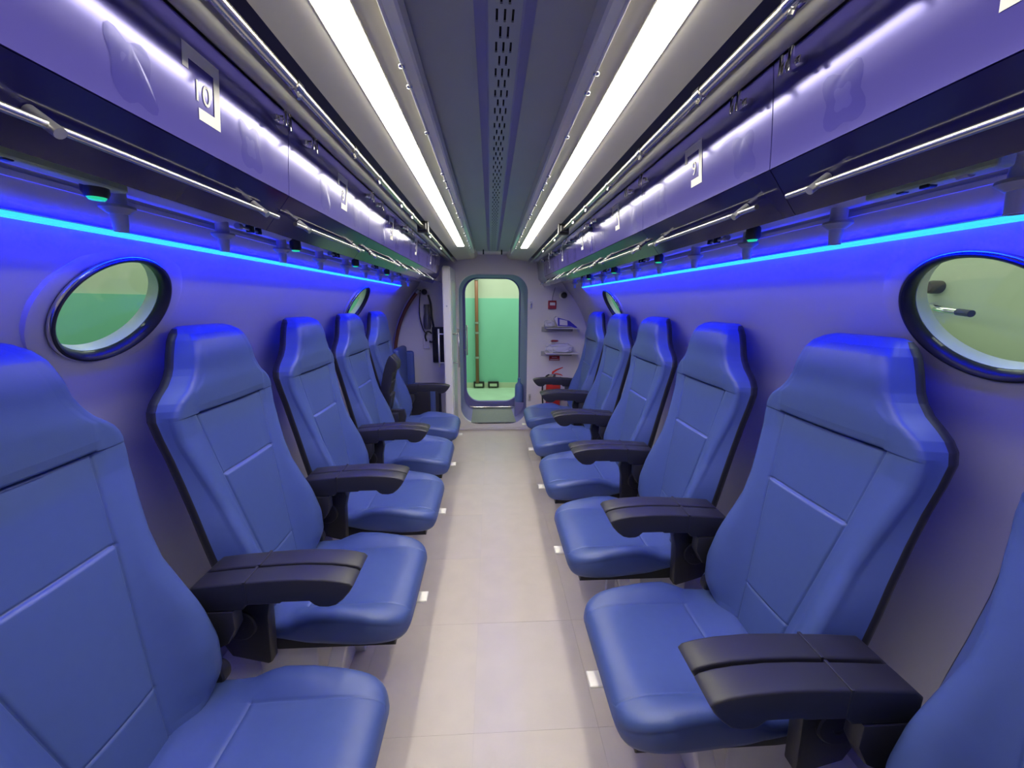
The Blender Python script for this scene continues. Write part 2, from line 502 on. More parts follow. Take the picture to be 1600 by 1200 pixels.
# ---------------------------------------------------------------- the hall outside
def slab(name, label, cat, x0, x1, y0, y1, z0, z1, m):
    bm = bmesh.new(); box(bm, x0, x1, y0, y1, z0, z1)
    return struct(fin(name, bm, M[m]), label, cat)
slab('wall_hall_left', 'pale upper wall of the hall seen through the left portholes', 'wall', -2.75, -2.65, -2.5, 8.1, -0.3, 3.0, 'cream_wall')
slab('trim_3', 'green lower wall of the hall seen through the left portholes', 'wall panel', -2.65, -2.62, -2.5, 8.1, -0.3, 1.497, 'green_wall')
slab('wall_hall_right', 'plain pale wall of the hall behind the right portholes', 'wall', 2.65, 2.75, -2.5, 8.1, -0.3, 3.0, 'cream_wall')
slab('wall_hall_end', 'pale upper end wall of the hall seen through the doorway', 'wall', -2.65, 2.65, 8.05, 8.15, -0.3, 3.0, 'cream_wall')
slab('trim_4', 'green lower end wall seen through the doorway', 'wall panel', -2.62, 2.62, 8.0, 8.05, -0.3, 1.535, 'green_wall')
slab('baseboard_hall', 'pale skirting at the foot of the green end wall', 'baseboard', -2.62, 2.62, 7.985, 8.0, -0.3, -0.19, 'skirt')
slab('wall_hall_rear', 'hall wall behind the chamber', 'wall', -2.65, 2.65, -2.6, -2.5, -0.3, 3.0, 'cream_wall')
slab('floor_hall', 'pale green floor of the hall beyond the doorway', 'floor', -2.75, 2.75, -2.6, 8.15, -0.4, -0.3, 'hall_floor')
slab('ceiling_hall', 'white ceiling of the hall outside', 'ceiling', -2.75, 2.75, -2.6, 8.15, 3.0, 3.05, 'cream_wall')
t = thing('wall_pipe', 'thin brown pipe running up the green wall seen through the doorway', 'pipe', (-0.30, 7.93, -0.2))
bm = bmesh.new(); tube(bm, [(0, 0, 0.02), (0, 0, 3.1)], 0.035)
fin('pipe', bm, M['copper'], t, smooth=True)
for z in (0.55, 1.05, 1.25, 2.1):
    bm = bmesh.new(); lathe(bm, [(0.034, -0.02), (0.05, -0.02), (0.05, 0.02), (0.034, 0.02)], (0, 0, z), (0, 0, 1), 12, closed=True)
    fin('clip', bm, M['satin'], t)
for i, (xx, lb) in enumerate(((-0.27, 'small dark framed box at the foot of the brown pipe'), (0.03, 'small dark framed box at the wall foot right of the brown pipe'))):
    t = thing('wall_socket', lb, 'socket', (xx, 7.98, -0.3))
    bm = bmesh.new(); box(bm, -0.11, 0.11, -0.05, 0.0, 0.02, 0.14, 0.006); fin('frame', bm, M['blacksteel'], t)
    bm = bmesh.new(); box(bm, -0.075, 0.075, -0.056, -0.05, 0.04, 0.10, 0.003); fin('cover', bm, M['skirt'], t)
# swing arm fixture on the hall wall behind the right porthole
t = thing('wall_valve', 'silver valve arm with black tip on the wall behind the right porthole', 'valve', (2.65, 2.25, 1.515))
bm = bmesh.new(); lathe(bm, [(0, 0), (0.038, 0), (0.038, 0.05), (0.03, 0.08), (0, 0.09)], (0, 0, 0.05), (-1, 0, 0), 20); fin('knob', bm, M['black'], t, auto=0.6)
bm = bmesh.new(); tube(bm, [(0, 0.02, -0.065), (-0.08, -0.04, -0.07), (-0.13, -0.14, -0.08), (-0.18, -0.27, -0.09)], [0.022, 0.026, 0.02, 0.014]); fin('arm', bm, M['chrome'], t, smooth=True)
bm = bmesh.new(); tube(bm, [(-0.18, -0.27, -0.09), (-0.205, -0.35, -0.097)], 0.018); fin('tip', bm, M['black'], t)

# ---------------------------------------------------------------- ceiling
YC = 4.34
def both(prof): return [(-x, z) for x, z in prof[::-1]]
for s, nm, lb in ((-1, 'ceiling_left', 'cream ceiling panel left of the centre with the light strip'), (1, 'ceiling_right', 'cream ceiling panel right of the centre with the light strip')):
    bm = bmesh.new()
    sheet_y(bm, [(s*0.150, 1.950), (s*0.178, 1.912), (s*0.192, 1.910), (s*0.198, 1.905), (s*0.228, 1.903), (s*0.290, 1.901), (s*0.33, 1.895), (s*0.372, 1.886), (s*0.376, 1.892)], YF, YC)
    o = struct(fin(nm, bm, M['cream'], auto=0.7), lb, 'ceiling')
bm = bmesh.new(); sheet_y(bm, [(-0.165, 1.938), (-0.06, 1.940), (0.06, 1.940), (0.165, 1.938)], YF, 3.95)
struct(fin('ceiling', bm, M['ceil']), 'dark grey flat centre panel of the ceiling', 'ceiling')
bm = bmesh.new(); sheet_y(bm, [(-0.47, 1.952), (0.47, 1.952)], YF, YC)
struct(fin('ceiling_upper', bm, M['wall']), 'white ceiling above the panels near the end bulkhead', 'ceiling')
# vent with real slots
vt = thing('ceiling_vent', 'long perforated air vent panel along the middle of the ceiling', 'vent', (0.006, 0.2, 1.926))
HW = 0.028
bm = bmesh.new()
pitch = 0.0413; y = -0.2; ysl = 0.2
row = 0
def q4(bm, x0, x1, y0, y1, z=0.0):
    if x1-x0 < 1e-5: return
    bm.faces.new([bm.verts.new(p) for p in ((x0, y0, z), (x0, y1, z), (x1, y1, z), (x1, y0, z))])
sl_y = []
while y < 3.55:
    L = 0.031
    cs = (-0.0135, 0.0, 0.0135) if row % 2 == 0 else (-0.0068, 0.0068)
    xs = -HW
    for c in cs:
        q4(bm, xs, c-0.002, y, y+L); xs = c+0.002
        x0, x1 = c-0.002, c+0.002      # little walls of each slot
        for (p, q) in (((x0, y), (x0, y+L)), ((x1, y), (x1, y+L)), ((x0, y), (x1, y)), ((x0, y+L), (x1, y+L))):
            bm.faces.new([bm.verts.new(v) for v in ((*p, 0), (*q, 0), (*q, 0.003), (*p, 0.003))])
    q4(bm, xs, HW, y, y+L)
    q4(bm, -HW, HW, y+L, y+pitch)
    y += pitch; row += 1
ye = y
o = fin('perforated_plate', bm, M['vent'], vt); o['kind'] = 'stuff'
bm = bmesh.new(); box(bm, -HW, HW, -0.2, ye, 0.006, 0.008); fin('backing', bm, M['void'], vt)
for s in (-1, 1):
    bm = bmesh.new()
    prism_y(bm, [(s*HW, 0.0), (s*(HW+0.004), -0.001), (s*(HW+0.024), 0.011), (s*HW, 0.011)], -0.2, ye+0.05)
    fin('edge_strip', bm, M['ventedge'], vt)
bm = bmesh.new(); box(bm, -HW, HW, ye, ye+0.05, 0.0, 0.010, 0.001); fin('end_plate', bm, M['vent'], vt)
for s in (-1, 1):
    bm = bmesh.new(); tube(bm, [(s*0.085, 3.62, 0.012), (s*0.085, 3.62, -0.03)], 0.006)
    tag(fin('ceiling_nozzle', bm, M['blacksteel'], loc=(0.0, 0.20, 1.926)), 'short dark nozzle under the far end of the ceiling, %s of the vent' % ('left' if s < 0 else 'right'), 'nozzle')

# light strips
for s, y1, side in ((-1, 3.30, 'left'), (1, 3.36, 'right')):
    t = thing('ceiling_light', 'long white glowing light strip on the %s side of the ceiling' % side, 'light', (s*0.2585, 0, 1.90))
    bm = bmesh.new(); prism_y(bm, [(-0.0285, 0.004), (-0.0285, -0.002), (-0.022, -0.0055), (0.022, -0.0055), (0.0285, -0.002), (0.0285, 0.004)], -0.1, y1); fin('diffuser', bm, M['lamp'], t)
    bm = bmesh.new(); box(bm, -0.031, 0.031, -0.106, y1+0.006, -0.001, 0.008); fin('housing', bm, M['cream'], t)
    # conduit rail along the centre panel edge
    t = thing('conduit_rail', 'bright cream cable rail with clips beside the %s light strip' % side, 'rail', (s*0.168, 0, 1.905))
    bm = bmesh.new(); prism_y(bm, [(-0.013, 0.033), (-0.013, -0.012), (-0.009, -0.018), (0.009, -0.018), (0.013, -0.012), (0.013, 0.02)], YF+0.1, 3.62, 0.0)
    fin('rail', bm, M['railpaint'], t, auto=0.5)
    bm = bmesh.new(); tube(bm, [(s*0.012, YF+0.2, -0.0185), (s*0.012, 3.6, -0.0185)], 0.0035, 8); fin('cable', bm, M['paper'], t, smooth=True)
    for j, yy in enumerate((0.83, 0.9, 1.12, 1.45, 1.53, 1.62, 1.86, 2.05, 2.15, 2.4, 2.62, 2.72, 2.95, 3.2, 3.3)):
        bm = bmesh.new(); lathe(bm, [(0, -0.004), (0.006, -0.003), (0.0065, 0.002), (0.003, 0.006)], (s*0.013, yy, -0.021), (0, 0, 1), 10)
        fin('clip', bm, M['chrome'], t, smooth=True)
# screws on the cream panels
for s in (-1, 1):
    for j, yy in enumerate((1.62, 2.9)):
        bm = bmesh.new(); lathe(bm, [(0, -0.002), (0.003, -0.002), (0.0045, -0.0015), (0.007, 0.0), (0.007, 0.002)], (s*0.187, yy, 1.9095), (0, 0, 1), 12)
        tag(fin('ceiling_screw', bm, M['satin'], smooth=True), '%s screw in the %s cream ceiling panel beside the cable rail' % (('nearer', 'farther')[j], 'left' if s < 0 else 'right'), 'screw')
# pipes
PY = {-1: (0.606, 0.857, 1.17, 1.405, 1.73, 1.95, 2.5, 3.02), 1: (0.59, 0.83, 1.13, 1.42, 1.74, 2.0, 2.55, 3.1)}
for s, side in ((-1, 'left'), (1, 'right')):
    t = thing('ceiling_pipe', 'satin steel pipe with small fittings above the %s lockers' % side, 'pipe', (s*0.388, 0, 1.858))
    bm = bmesh.new(); tube(bm, [(0, YF+0.05, 0), (0, 4.1, 0)], 0.0105, 16); fin('pipe', bm, M['steel'], t, smooth=True)
    for yy in PY[s]:
        bm = bmesh.new()
        lathe(bm, [(0.0095, -0.012), (0.0135, -0.012), (0.0135, 0.012), (0.0095, 0.012)], (0, yy, 0), (0, 1, 0), 16, closed=True)
        tube(bm, [(0, yy, -0.006), (-s*0.006, yy, -0.022)], [0.006, 0.0045], 10)
        fin('fitting', bm, M['chrome'], t, auto=0.5)
    bm = bmesh.new(); box(bm, -0.03, 0.03, 2.27, 2.30, -0.028, 0.03, 0.004)
    box(bm, -0.022, 0.022, 2.24, 2.33, -0.018, 0.018, 0.004)
    fin('clamp', bm, M['blacksteel'], t)
    # cream cove moulding above the lockers
    bm = bmesh.new()
    pr = []
    for i in range(9):
        a = PI*i/8
        pr.append((s*(0.458 - 0.022*math.cos(a)), 1.882 - 0.012*math.sin(a)))
    pr = [(s*0.432, 1.91)] + pr + [(s*0.486, 1.90)]
    sheet_y(bm, pr, YF, 4.2)
    struct(fin('trim_%d' % (5 if s < 0 else 6), bm, M['moulding'], auto=0.6), 'rounded cream moulding above the %s lockers' % side, 'moulding')
    bm = bmesh.new(); sheet_y(bm, [(s*0.372, 1.886), (s*0.380, 1.912), (s*0.44, 1.912)], YF, 4.2)
    struct(fin('trim_%d' % (7 if s < 0 else 8), bm, M['navyback']), 'dark gap strip beside the %s ceiling pipe' % side, 'trim')

# ---------------------------------------------------------------- overhead lockers
def text_mesh(body, size):
    cu = bpy.data.curves.new('t', 'FONT'); cu.body = body; cu.size = size; cu.align_x = 'CENTER'; cu.align_y = 'CENTER'
    cu.extrude = 0.0002; cu.resolution_u = 4
    o = bpy.data.objects.new('t', cu); COL.objects.link(o)
    me = evaluated(o); bpy.data.objects.remove(o); bpy.data.curves.remove(cu)
    me.materials.clear(); me.materials.append(M['decal']); me.name = 'number'
    return me
FT = Vector((0.4758, 1.870)); FB = Vector((0.4935, 1.702))
def bow(v): return -0.0018*4*v*(1-v)     # the face is very slightly hollow
UL = Vector((0.556, 1.624))   # (x,z) section points
BP = 0.612
def locker(s, y0, number, label, lat, dent=True):
    """local frame: +x outward to the wall, y along reader's left... root at base; rz=pi for the left side"""
    W = BP
    rz = 0.0 if s > 0 else PI
    yc = y0 + W/2
    t = thing('overhead_locker', label, 'locker', (s*0.5, yc, 1.62), rz, 'navy overhead lockers')
    ox, oz = 0.5, 1.62
    def P(x, z): return (x-ox, z-oz)
    h = W/2 - 0.0012
    # face panel: slightly dished grid with a dented pad
    bm = bmesh.new()
    nx, nz = 48, 22
    n2 = Vector((-(FT.y-FB.y), (FT.x-FB.x))).normalized()     # points inboard
    if n2.x > 0: n2 = -n2
    g = []
    dyc = -0.155 if s > 0 else 0.155
    for j in range(nz+1):
        v = j/nz; base = FB.lerp(FT, v); rowv = []
        for i in range(nx+1):
            yy = -h + 2*h*i/nx
            off = bow(v)
            if dent:
                for dc, amp in ((0.185, 1.0),):
                    a = max(abs(yy-dc*(-1 if s > 0 else 1)*(1 if s > 0 else -1))/0.055, abs(v-0.42)/0.30)
                    if a < 1: off += -0.00022*amp*math.sin(a*PI*1.5)*(1-a)
            p = base + n2*off
            rowv.append(bm.verts.new((p.x-ox, yy, p.y-oz)))
        g.append(rowv)
    for j in range(nz):
        for i in range(nx):
            bm.faces.new((g[j][i], g[j][i+1], g[j+1][i+1], g[j+1][i]))
    # returns
    ring = [g[0][i] for i in range(nx+1)] + [g[j][nx] for j in range(1, nz+1)] + [g[nz][i] for i in range(nx-1, -1, -1)] + [g[j][0] for j in range(nz-1, 0, -1)]
    back = [bm.verts.new(v.co + Vector((0.012, 0, 0))) for v in ring]
    for i in range(len(ring)):
        j = (i+1) % len(ring); bm.faces.new((ring[i], ring[j], back[j], back[i]))
    fin('face_panel', bm, M['navy'], t, auto=0.6)
    # sloping underside panel
    bm = bmesh.new()
    d = (UL-FB).normalized(); nn = Vector((-d.y, d.x)) * (1 if -d.y > 0 else -1)
    a = FB + d*0.002; b = UL
    prism_y(bm, [P(*a), P(*b), P(*(b+nn*0.012)), P(*(a+nn*0.012))], -h, h, 0.0)
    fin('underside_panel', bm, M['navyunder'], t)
    bm = bmesh.new()
    prism_y(bm, [P(0.511, 1.70), P(0.572, 1.635), P(0.70, 1.668), P(0.70, 1.74), P(0.60, 1.82), P(0.488, 1.868)], -W/2, W/2)
    fin('body', bm, M['navyback'], t)
    # grab rail
    rl = bmesh.new()
    L = 0.265
    tube(rl, [(0.505-ox, -L, 1.647-oz), (0.505-ox, L, 1.647-oz)], 0.0052, 12)
    r_ = fin('grab_rail', rl, M['steel'], t, auto=0.7)
    dv = Vector((nn.x, 0, nn.y))
    for sy in (-1, 1):
        bm = bmesh.new()
        c = Vector((0.505-ox, sy*0.205, 1.647-oz))
        tube(bm, [c - dv*0.012, c + dv*0.024], 0.0068, 14)
        fin('standoff', bm, M['satin'], r_, auto=0.7)
    # label: bracket and number
    if number:
        # reader's right is -y local on both sides
        fz = (FT-FB).normalized()
        xr = Vector((0, -1, 0)); yu = Vector((fz.x, 0, fz.y)); zn = Vector((n2.x, 0, n2.y))
        mid = FB.lerp(FT, 0.55)
        ycen = (-0.028 if s > 0 else -0.030)
        og = Vector((mid.x-ox, ycen, mid.y-oz)) + zn*(0.0009+bow(0.55))
        MX = Matrix((xr, yu, zn)).transposed().to_4x4(); MX.translation = og
        bm = bmesh.new()
        W2, H2, T1 = 0.041, 0.048, 0.014
        pts = [(-W2, H2), (W2, H2), (W2, -H2), (-0.010, -H2), (-0.010, -H2+0.017), (W2-T1, -H2+0.017), (W2-T1, H2-0.019), (-W2+0.012, H2-0.019), (-W2+0.012, H2-0.034), (-W2, H2-0.034)]
        f = bm.faces.new([bm.verts.new((x, y, 0)) for x, y in pts])
        r2 = bmesh.ops.extrude_face_region(bm, geom=[f])
        for v in r2['geom']:
            if isinstance(v, bmesh.types.BMVert): v.co.z += 0.0004
        bmesh.ops.triangulate(bm, faces=[f for f in bm.faces if len(f.verts) > 4])
        for v in bm.verts: v.co = MX @ v.co
        fr_ = fin('number_bracket', bm, M['decal'], t)
        me = text_mesh(number, 0.042)
        me.transform(MX @ Matrix.Translation((0.004 if len(number) < 2 else -0.001, -0.009, 0.0)) @ Matrix.Diagonal((1.0, 1.05, 1, 1)))
        o = bpy.data.objects.new('number', me); COL.objects.link(o); o.parent = fr_
    # darker square marks with a paler centre on the face
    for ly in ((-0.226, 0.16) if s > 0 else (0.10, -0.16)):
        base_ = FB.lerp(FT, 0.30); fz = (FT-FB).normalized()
        for nm, sc_, m_, off_ in (('square_mark', 1.0, 'squaremark', 0.0003), ('square_mark_centre', 0.42, 'squaremark2', 0.0005)):
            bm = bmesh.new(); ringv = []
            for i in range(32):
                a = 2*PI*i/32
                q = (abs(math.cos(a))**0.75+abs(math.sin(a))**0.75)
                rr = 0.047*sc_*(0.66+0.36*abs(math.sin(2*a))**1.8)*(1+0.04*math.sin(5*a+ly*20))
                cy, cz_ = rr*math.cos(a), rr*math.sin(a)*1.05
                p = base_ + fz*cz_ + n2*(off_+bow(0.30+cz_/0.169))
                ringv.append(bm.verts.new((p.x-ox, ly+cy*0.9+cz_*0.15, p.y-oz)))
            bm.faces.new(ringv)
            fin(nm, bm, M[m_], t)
    # two latches at the top corners
    for sy in lat:
        bm = bmesh.new()
        c = FB.lerp(FT, 0.80)
        cx, cz = c.x-ox, c.y-oz
        box(bm, cx-0.016, cx, sy-0.014, sy+0.014, cz-0.006, cz+0.006, 0.002)
        lathe(bm, [(0, 0), (0.0085, 0), (0.0085, 0.009), (0, 0.012)], (cx-0.014, sy, cz), (-1, 0, 0), 14)
        l_ = fin('latch', bm, M['chrome'], t, auto=0.6)
        bm = bmesh.new(); box(bm, cx-0.031, cx-0.026, sy-0.015, sy-0.008, cz-0.018, cz+0.017, 0.001)
        box(bm, cx-0.031, cx-0.026, sy+0.005, sy+0.011, cz-0.015, cz+0.015, 0.001)
        fin('latch_lever', bm, M['chrome'], l_)
    return t
LS, RS = 0.405, 0.755
near = ['nearest', 'second', 'third', 'fourth', 'fifth', 'sixth']
WORD = {'1':'one','2':'two','3':'three','4':'four','5':'five','6':'six','7':'seven','8':'eight','9':'nine','10':'ten','11':'eleven'}
for i, num in enumerate(('12', '10', '8', '6', '4', '2')):
    lab = 'navy left overhead locker with the white number %s' % WORD[num] if i else 'navy overhead locker at the top left corner, nearest on the left'
    locker(-1, LS - BP + BP*i, num, lab, (-0.24, 0.24))
for i, num in enumerate(('13', '11', '9', '7', '5', '3', '1')):
    if i == 0: continue
    lab = 'navy right overhead locker with the white number %s' % WORD[num]
    locker(1, RS - 2*BP + BP*i, num, lab, (-0.24, 0.24))
# short end cabinets between the lockers and the bulkhead
for s, y0, y1, side in ((-1, LS+BP*5, 3.74, 'left'), (1, RS+BP*5, 4.30, 'right')):
    bm = bmesh.new()
    prism_y(bm, [(s*FT.x, FT.y), (s*FB.x, FB.y), (s*UL.x, UL.y), (s*0.70, 1.665), (s*0.70, 1.72), (s*0.60, 1.81)], y0+0.002, y1)
    tag(fin('end_cabinet', bm, M['navy'] if s < 0 else M['grey']), 'short end cabinet after the last numbered locker on the %s' % side, 'cabinet')
# handrail pieces continuing to the end
    bm = bmesh.new(); tube(bm, [(s*0.505, y0+0.05, 1.647), (s*0.505, min(y1+0.25, 4.2), 1.647)], 0.0052, 12)
    tag(fin('grab_rail', bm, M['steel'], smooth=True), 'last steel grab rail under the end cabinet on the %s' % side, 'rail')

# service plates, connectors, LED lines
SP = Vector((0.575, 1.660))
for s, side in ((-1, 'left'), (1, 'right')):
    bm = bmesh.new()
    prism_y(bm, [(s*0.60, 1.675), (s*0.765, 1.672), (s*0.79, 1.690), (s*0.60, 1.690)], YF, 4.2)
    prism_y(bm, [(s*0.715, 1.6715), (s*0.735, 1.662), (s*0.757, 1.662), (s*0.762, 1.6715)], YF, 4.2)
    struct(fin('trim_%d' % (9 if s < 0 else 10), bm, M['plate']), 'pale service duct between the %s lockers and the wall' % side, 'duct')
    # second small duct along the wall
    bm = bmesh.new(); prism_y(bm, [(s*0.770, 1.648), (s*0.768, 1.657), (s*0.785, 1.662), (s*0.790, 1.650)], YF, 3.62)
    struct(fin('trim_%d' % (11 if s < 0 else 12), bm, M['plate']), 'thin ledge above the blue light line on the %s wall' % side, 'ledge')
    t = thing('led_strip', 'glowing cyan blue light line along the %s wall above the portholes' % side, 'light', (s*0.82, 0, 1.597))
    c = Vector((0, 0, 0))
    bm = bmesh.new(); prism_y(bm, [(-s*0.004, 0.0040), (-s*0.012, 0.0035), (-s*0.013, -0.0035), (-s*0.004, -0.0065)], YF+0.1, 3.60)
    fin('diffuser', bm, M['ledcyan'], t)
    bm = bmesh.new(); prism_y(bm, [(-s*0.004, 0.0055), (-s*0.004, 0.0075), (-s*0.014, 0.0062), (-s*0.0125, 0.0045)], YF+0.1, 3.60)
    fin('upper_lip', bm, M['plate'], t)
# mask connectors hanging from the duct
ord_ = ['first', 'second', 'third', 'fourth', 'fifth', 'sixth', 'seventh', 'eighth', 'ninth', 'tenth', 'eleventh', 'twelfth']
proto = None
for s, side, st in ((-1, 'left', 0.545), (1, 'right', 0.565)):
    for i in range(11):
        yy = st + i*0.3045
        lb = '%s breathing hose connector from the camera under the %s lockers' % (ord_[i], side)
        if proto is None:
            proto = t = thing('hose_connector', lb, 'connector', (s*0.742, yy, 1.59), 0, 'hose connectors under the lockers')
            bm = bmesh.new(); lathe(bm, [(0.016, 0.085), (0.016, 0.05), (0.018, 0.046), (0, 0.046)], (0, 0, 0), (0, 0, 1), 20); fin('stem', bm, M['plate'], t, auto=0.6)
            bm = bmesh.new(); lathe(bm, [(0, 0.048), (0.027, 0.047), (0.028, 0.042), (0.016, 0.032), (0, 0.032)], (0, 0, 0), (0, 0, 1), 24); fin('flange', bm, M['grey'], t, auto=0.6)
            bm = bmesh.new(); lathe(bm, [(0.0135, 0.034), (0.0125, 0.015), (0.012, 0.0), (0.009, 0.0), (0.009, 0.03)], (0, 0, 0), (0, 0, 1), 20); fin('socket', bm, M['plate'], t, auto=0.6)
        else:
            t = copy_tree(proto); t.location = (s*0.742, yy, 1.59); t['label'] = lb
proto = None
for s, side, ys in ((-1, 'left', (0.78, 1.50, 2.13, 2.75)), (1, 'right', (1.115, 1.74, 2.37, 2.98))):
    for i, yy in enumerate(ys):
        lb = '%s round call button with green glow under the %s lockers' % (ord_[i], side)
        if proto is None:
            proto = t = thing('call_button', lb, 'button', (s*0.715, yy, 1.632), 0, 'green lit call buttons')
            bm = bmesh.new(); lathe(bm, [(0.018, 0.04), (0.019, 0.012), (0.015, 0.004), (0, 0.004)], (0, 0, 0), (0, 0, 1), 24); fin('housing', bm, M['black'], t, auto=0.6)
            bm = bmesh.new(); lathe(bm, [(0, 0.0), (0.011, 0.0), (0.0135, 0.004), (0, 0.0045)], (0, 0, 0), (0, 0, 1), 24); fin('lens', bm, M['greenled'], t)
        else:
            t = copy_tree(proto); t.location = (s*0.715, yy, 1.632); t['label'] = lb
# small valves / piping at the duct edge, one set per seat
proto = None
for s, side, st in ((-1, 'left', 0.60), (1, 'right', 0.66)):
    for i in range(5):
        yy = st + i*BP
        lb = '%s small valve and tube under the lower edge of the %s lockers' % (ord_[i], side)
        if proto is None:
            proto = t = thing('service_valve', lb, 'valve', (s*0.70, yy, 1.656), 0, 'small valves under the lockers')
            bm = bmesh.new(); tube(bm, [(0, -0.05, 0), (0, 0.05, 0)], 0.004, 8); fin('tube', bm, M['satin'], t, smooth=True)
            bm = bmesh.new(); box(bm, -0.008, 0.008, -0.012, 0.004, -0.008, 0.012, 0.002); fin('valve_body', bm, M['blacksteel'], t)
            bm = bmesh.new(); box(bm, -0.006, 0.006, 0.03, 0.044, -0.006, 0.012, 0.002); fin('tube_joint', bm, M['blacksteel'], t)
            bm = bmesh.new(); lathe(bm, [(0, -0.008), (0.008, -0.008), (0.008, 0.008), (0, 0.008)], (0, -0.055, 0), (0, 1, 0), 12); fin('knob', bm, M['grey'], t, auto=0.6)
        else:
            t = copy_tree(proto); t.location = (s*0.70, yy, 1.656); t['label'] = lb
for s, y0, side in ((-1, 0.62, 'left'), (1, 0.56, 'right')):
    bm = bmesh.new(); box(bm, s*0.705-0.014, s*0.705+0.014, y0, y0+0.2, 1.652, 1.674, 0.004)
    tag(fin('junction_box', bm, M['skirt']), 'pale green flat box under the nearest locker on the %s' % side, 'box')

# ---------------------------------------------------------------- seats
def grid_parts(root, rings, P3, pick, caps, mats, names):
    """rings: closed sections; split the skin into parts that share smooth normals"""
    nj, ni = len(rings), len(rings[0])
    pos = [[P3(j, i) for i in range(ni)] for j in range(nj)]
    nor = [[Vector((0, 0, 0)) for i in range(ni)] for j in range(nj)]
    for j in range(nj-1):
        for i in range(ni):
            i2 = (i+1) % ni
            a, b, c, d = pos[j][i], pos[j][i2], pos[j+1][i2], pos[j+1][i]
            nn_ = (c-a).cross(d-b)
            for (q, r_) in ((j, i), (j, i2), (j+1, i2), (j+1, i)): nor[q][r_] += nn_
    cen = sum((p for r_ in pos for p in r_), Vector())/(nj*ni)
    mid = nj//2
    sgn = 1 if sum(nor[mid][i].dot(pos[mid][i]-cen) for i in range(ni)) > 0 else -1
    V = {k: ([], {}, [], []) for k in names}
    for j in range(nj-1):
        for i in range(ni):
            k = pick(j, i); vs, idx, fs, ns = V[k]
            q = []
            for (a, b) in ((j, i), (j, (i+1) % ni), (j+1, (i+1) % ni), (j+1, i)):
                if (a, b) not in idx:
                    idx[(a, b)] = len(vs); vs.append(pos[a][b]); ns.append((nor[a][b]*sgn).normalized())
                q.append(idx[(a, b)])
            fs.append(q if sgn > 0 else q[::-1])
    for (k, j, nd) in caps:
        vs, idx, fs, ns = V[k]; st = len(vs)
        for i in range(ni): vs.append(pos[j][i]); ns.append(Vector(nd))
        q = list(range(st, st+ni))
        a, b, c = pos[j][0], pos[j][ni//3], pos[j][2*ni//3]
        if (b-a).cross(c-a).dot(Vector(nd)) < 0: q = q[::-1]
        fs.append(q)
    for k in names:
        vs, idx, fs, ns = V[k]
        me = bpy.data.meshes.new(k); me.from_pydata(vs, [], fs)
        me.materials.append(mats[k])
        for p in me.polygons: p.use_smooth = True
        me.normals_split_custom_set_from_vertices(ns)
        o = bpy.data.objects.new(k, me); COL.objects.link(o); o.parent = root
SX = 0.60
XF = [(0.49, 0.752), (0.61, 0.772), (0.94, 0.832), (1.135, 0.868)]
XH = [(1.135, 0.864), (1.16, 0.857), (1.22, 0.853), (1.30, 0.855), (1.34, 0.862), (1.362, 0.873), (1.376, 0.888), (1.384, 0.905)]
XB = [(0.49, 0.80), (0.63, 0.832), (0.81, 0.872), (0.95, 0.903), (1.14, 0.940), (1.20, 0.946), (1.30, 0.945), (1.35, 0.944), (1.375, 0.943), (1.384, 0.940)]
WO = [(0.49, 0.18), (0.505, 0.198), (0.53, 0.212), (0.565, 0.225), (0.62, 0.234), (0.70, 0.236), (0.78, 0.236), (0.86, 0.234), (0.95, 0.234), (1.03, 0.238), (1.09, 0.244),
      (1.14, 0.246), (1.165, 0.240), (1.185, 0.226), (1.205, 0.204), (1.225, 0.181), (1.25, 0.163), (1.27, 0.154), (1.31, 0.144), (1.345, 0.133), (1.365, 0.121), (1.378, 0.106), (1.384, 0.085)]
XALL = [(0.49, 0.752), (0.61, 0.772), (0.94, 0.832), (1.08, 0.857), (1.14, 0.861), (1.20, 0.857), (1.30, 0.855), (1.34, 0.862), (1.362, 0.873), (1.376, 0.888), (1.384, 0.905)]
BO = [(0.49, 0.03), (0.55, 0.060), (0.63, 0.067), (0.73, 0.053), (0.80, 0.035), (0.86, 0.021), (0.93, 0.011), (1.0, 0.005), (1.08, 0.0), (1.4, 0.0)]
WFT = [(0.49, 0.165), (0.505, 0.185), (0.53, 0.197), (0.565, 0.205), (0.62, 0.211), (0.70, 0.214), (0.78, 0.209), (0.86, 0.203), (0.93, 0.209), (1.0, 0.221), (1.06, 0.232), (1.11, 0.238), (1.15, 0.237),
       (1.175, 0.228), (1.195, 0.209), (1.215, 0.182), (1.24, 0.160), (1.27, 0.144), (1.31, 0.134), (1.345, 0.124), (1.365, 0.113), (1.378, 0.098), (1.384, 0.078)]
PN = [(0.49, 0.072), (0.61, 0.085), (0.94, 0.131), (1.14, 0.155), (1.4, 0.155)]
Z1, Z2, Z3 = 1.140, 0.940, 0.612
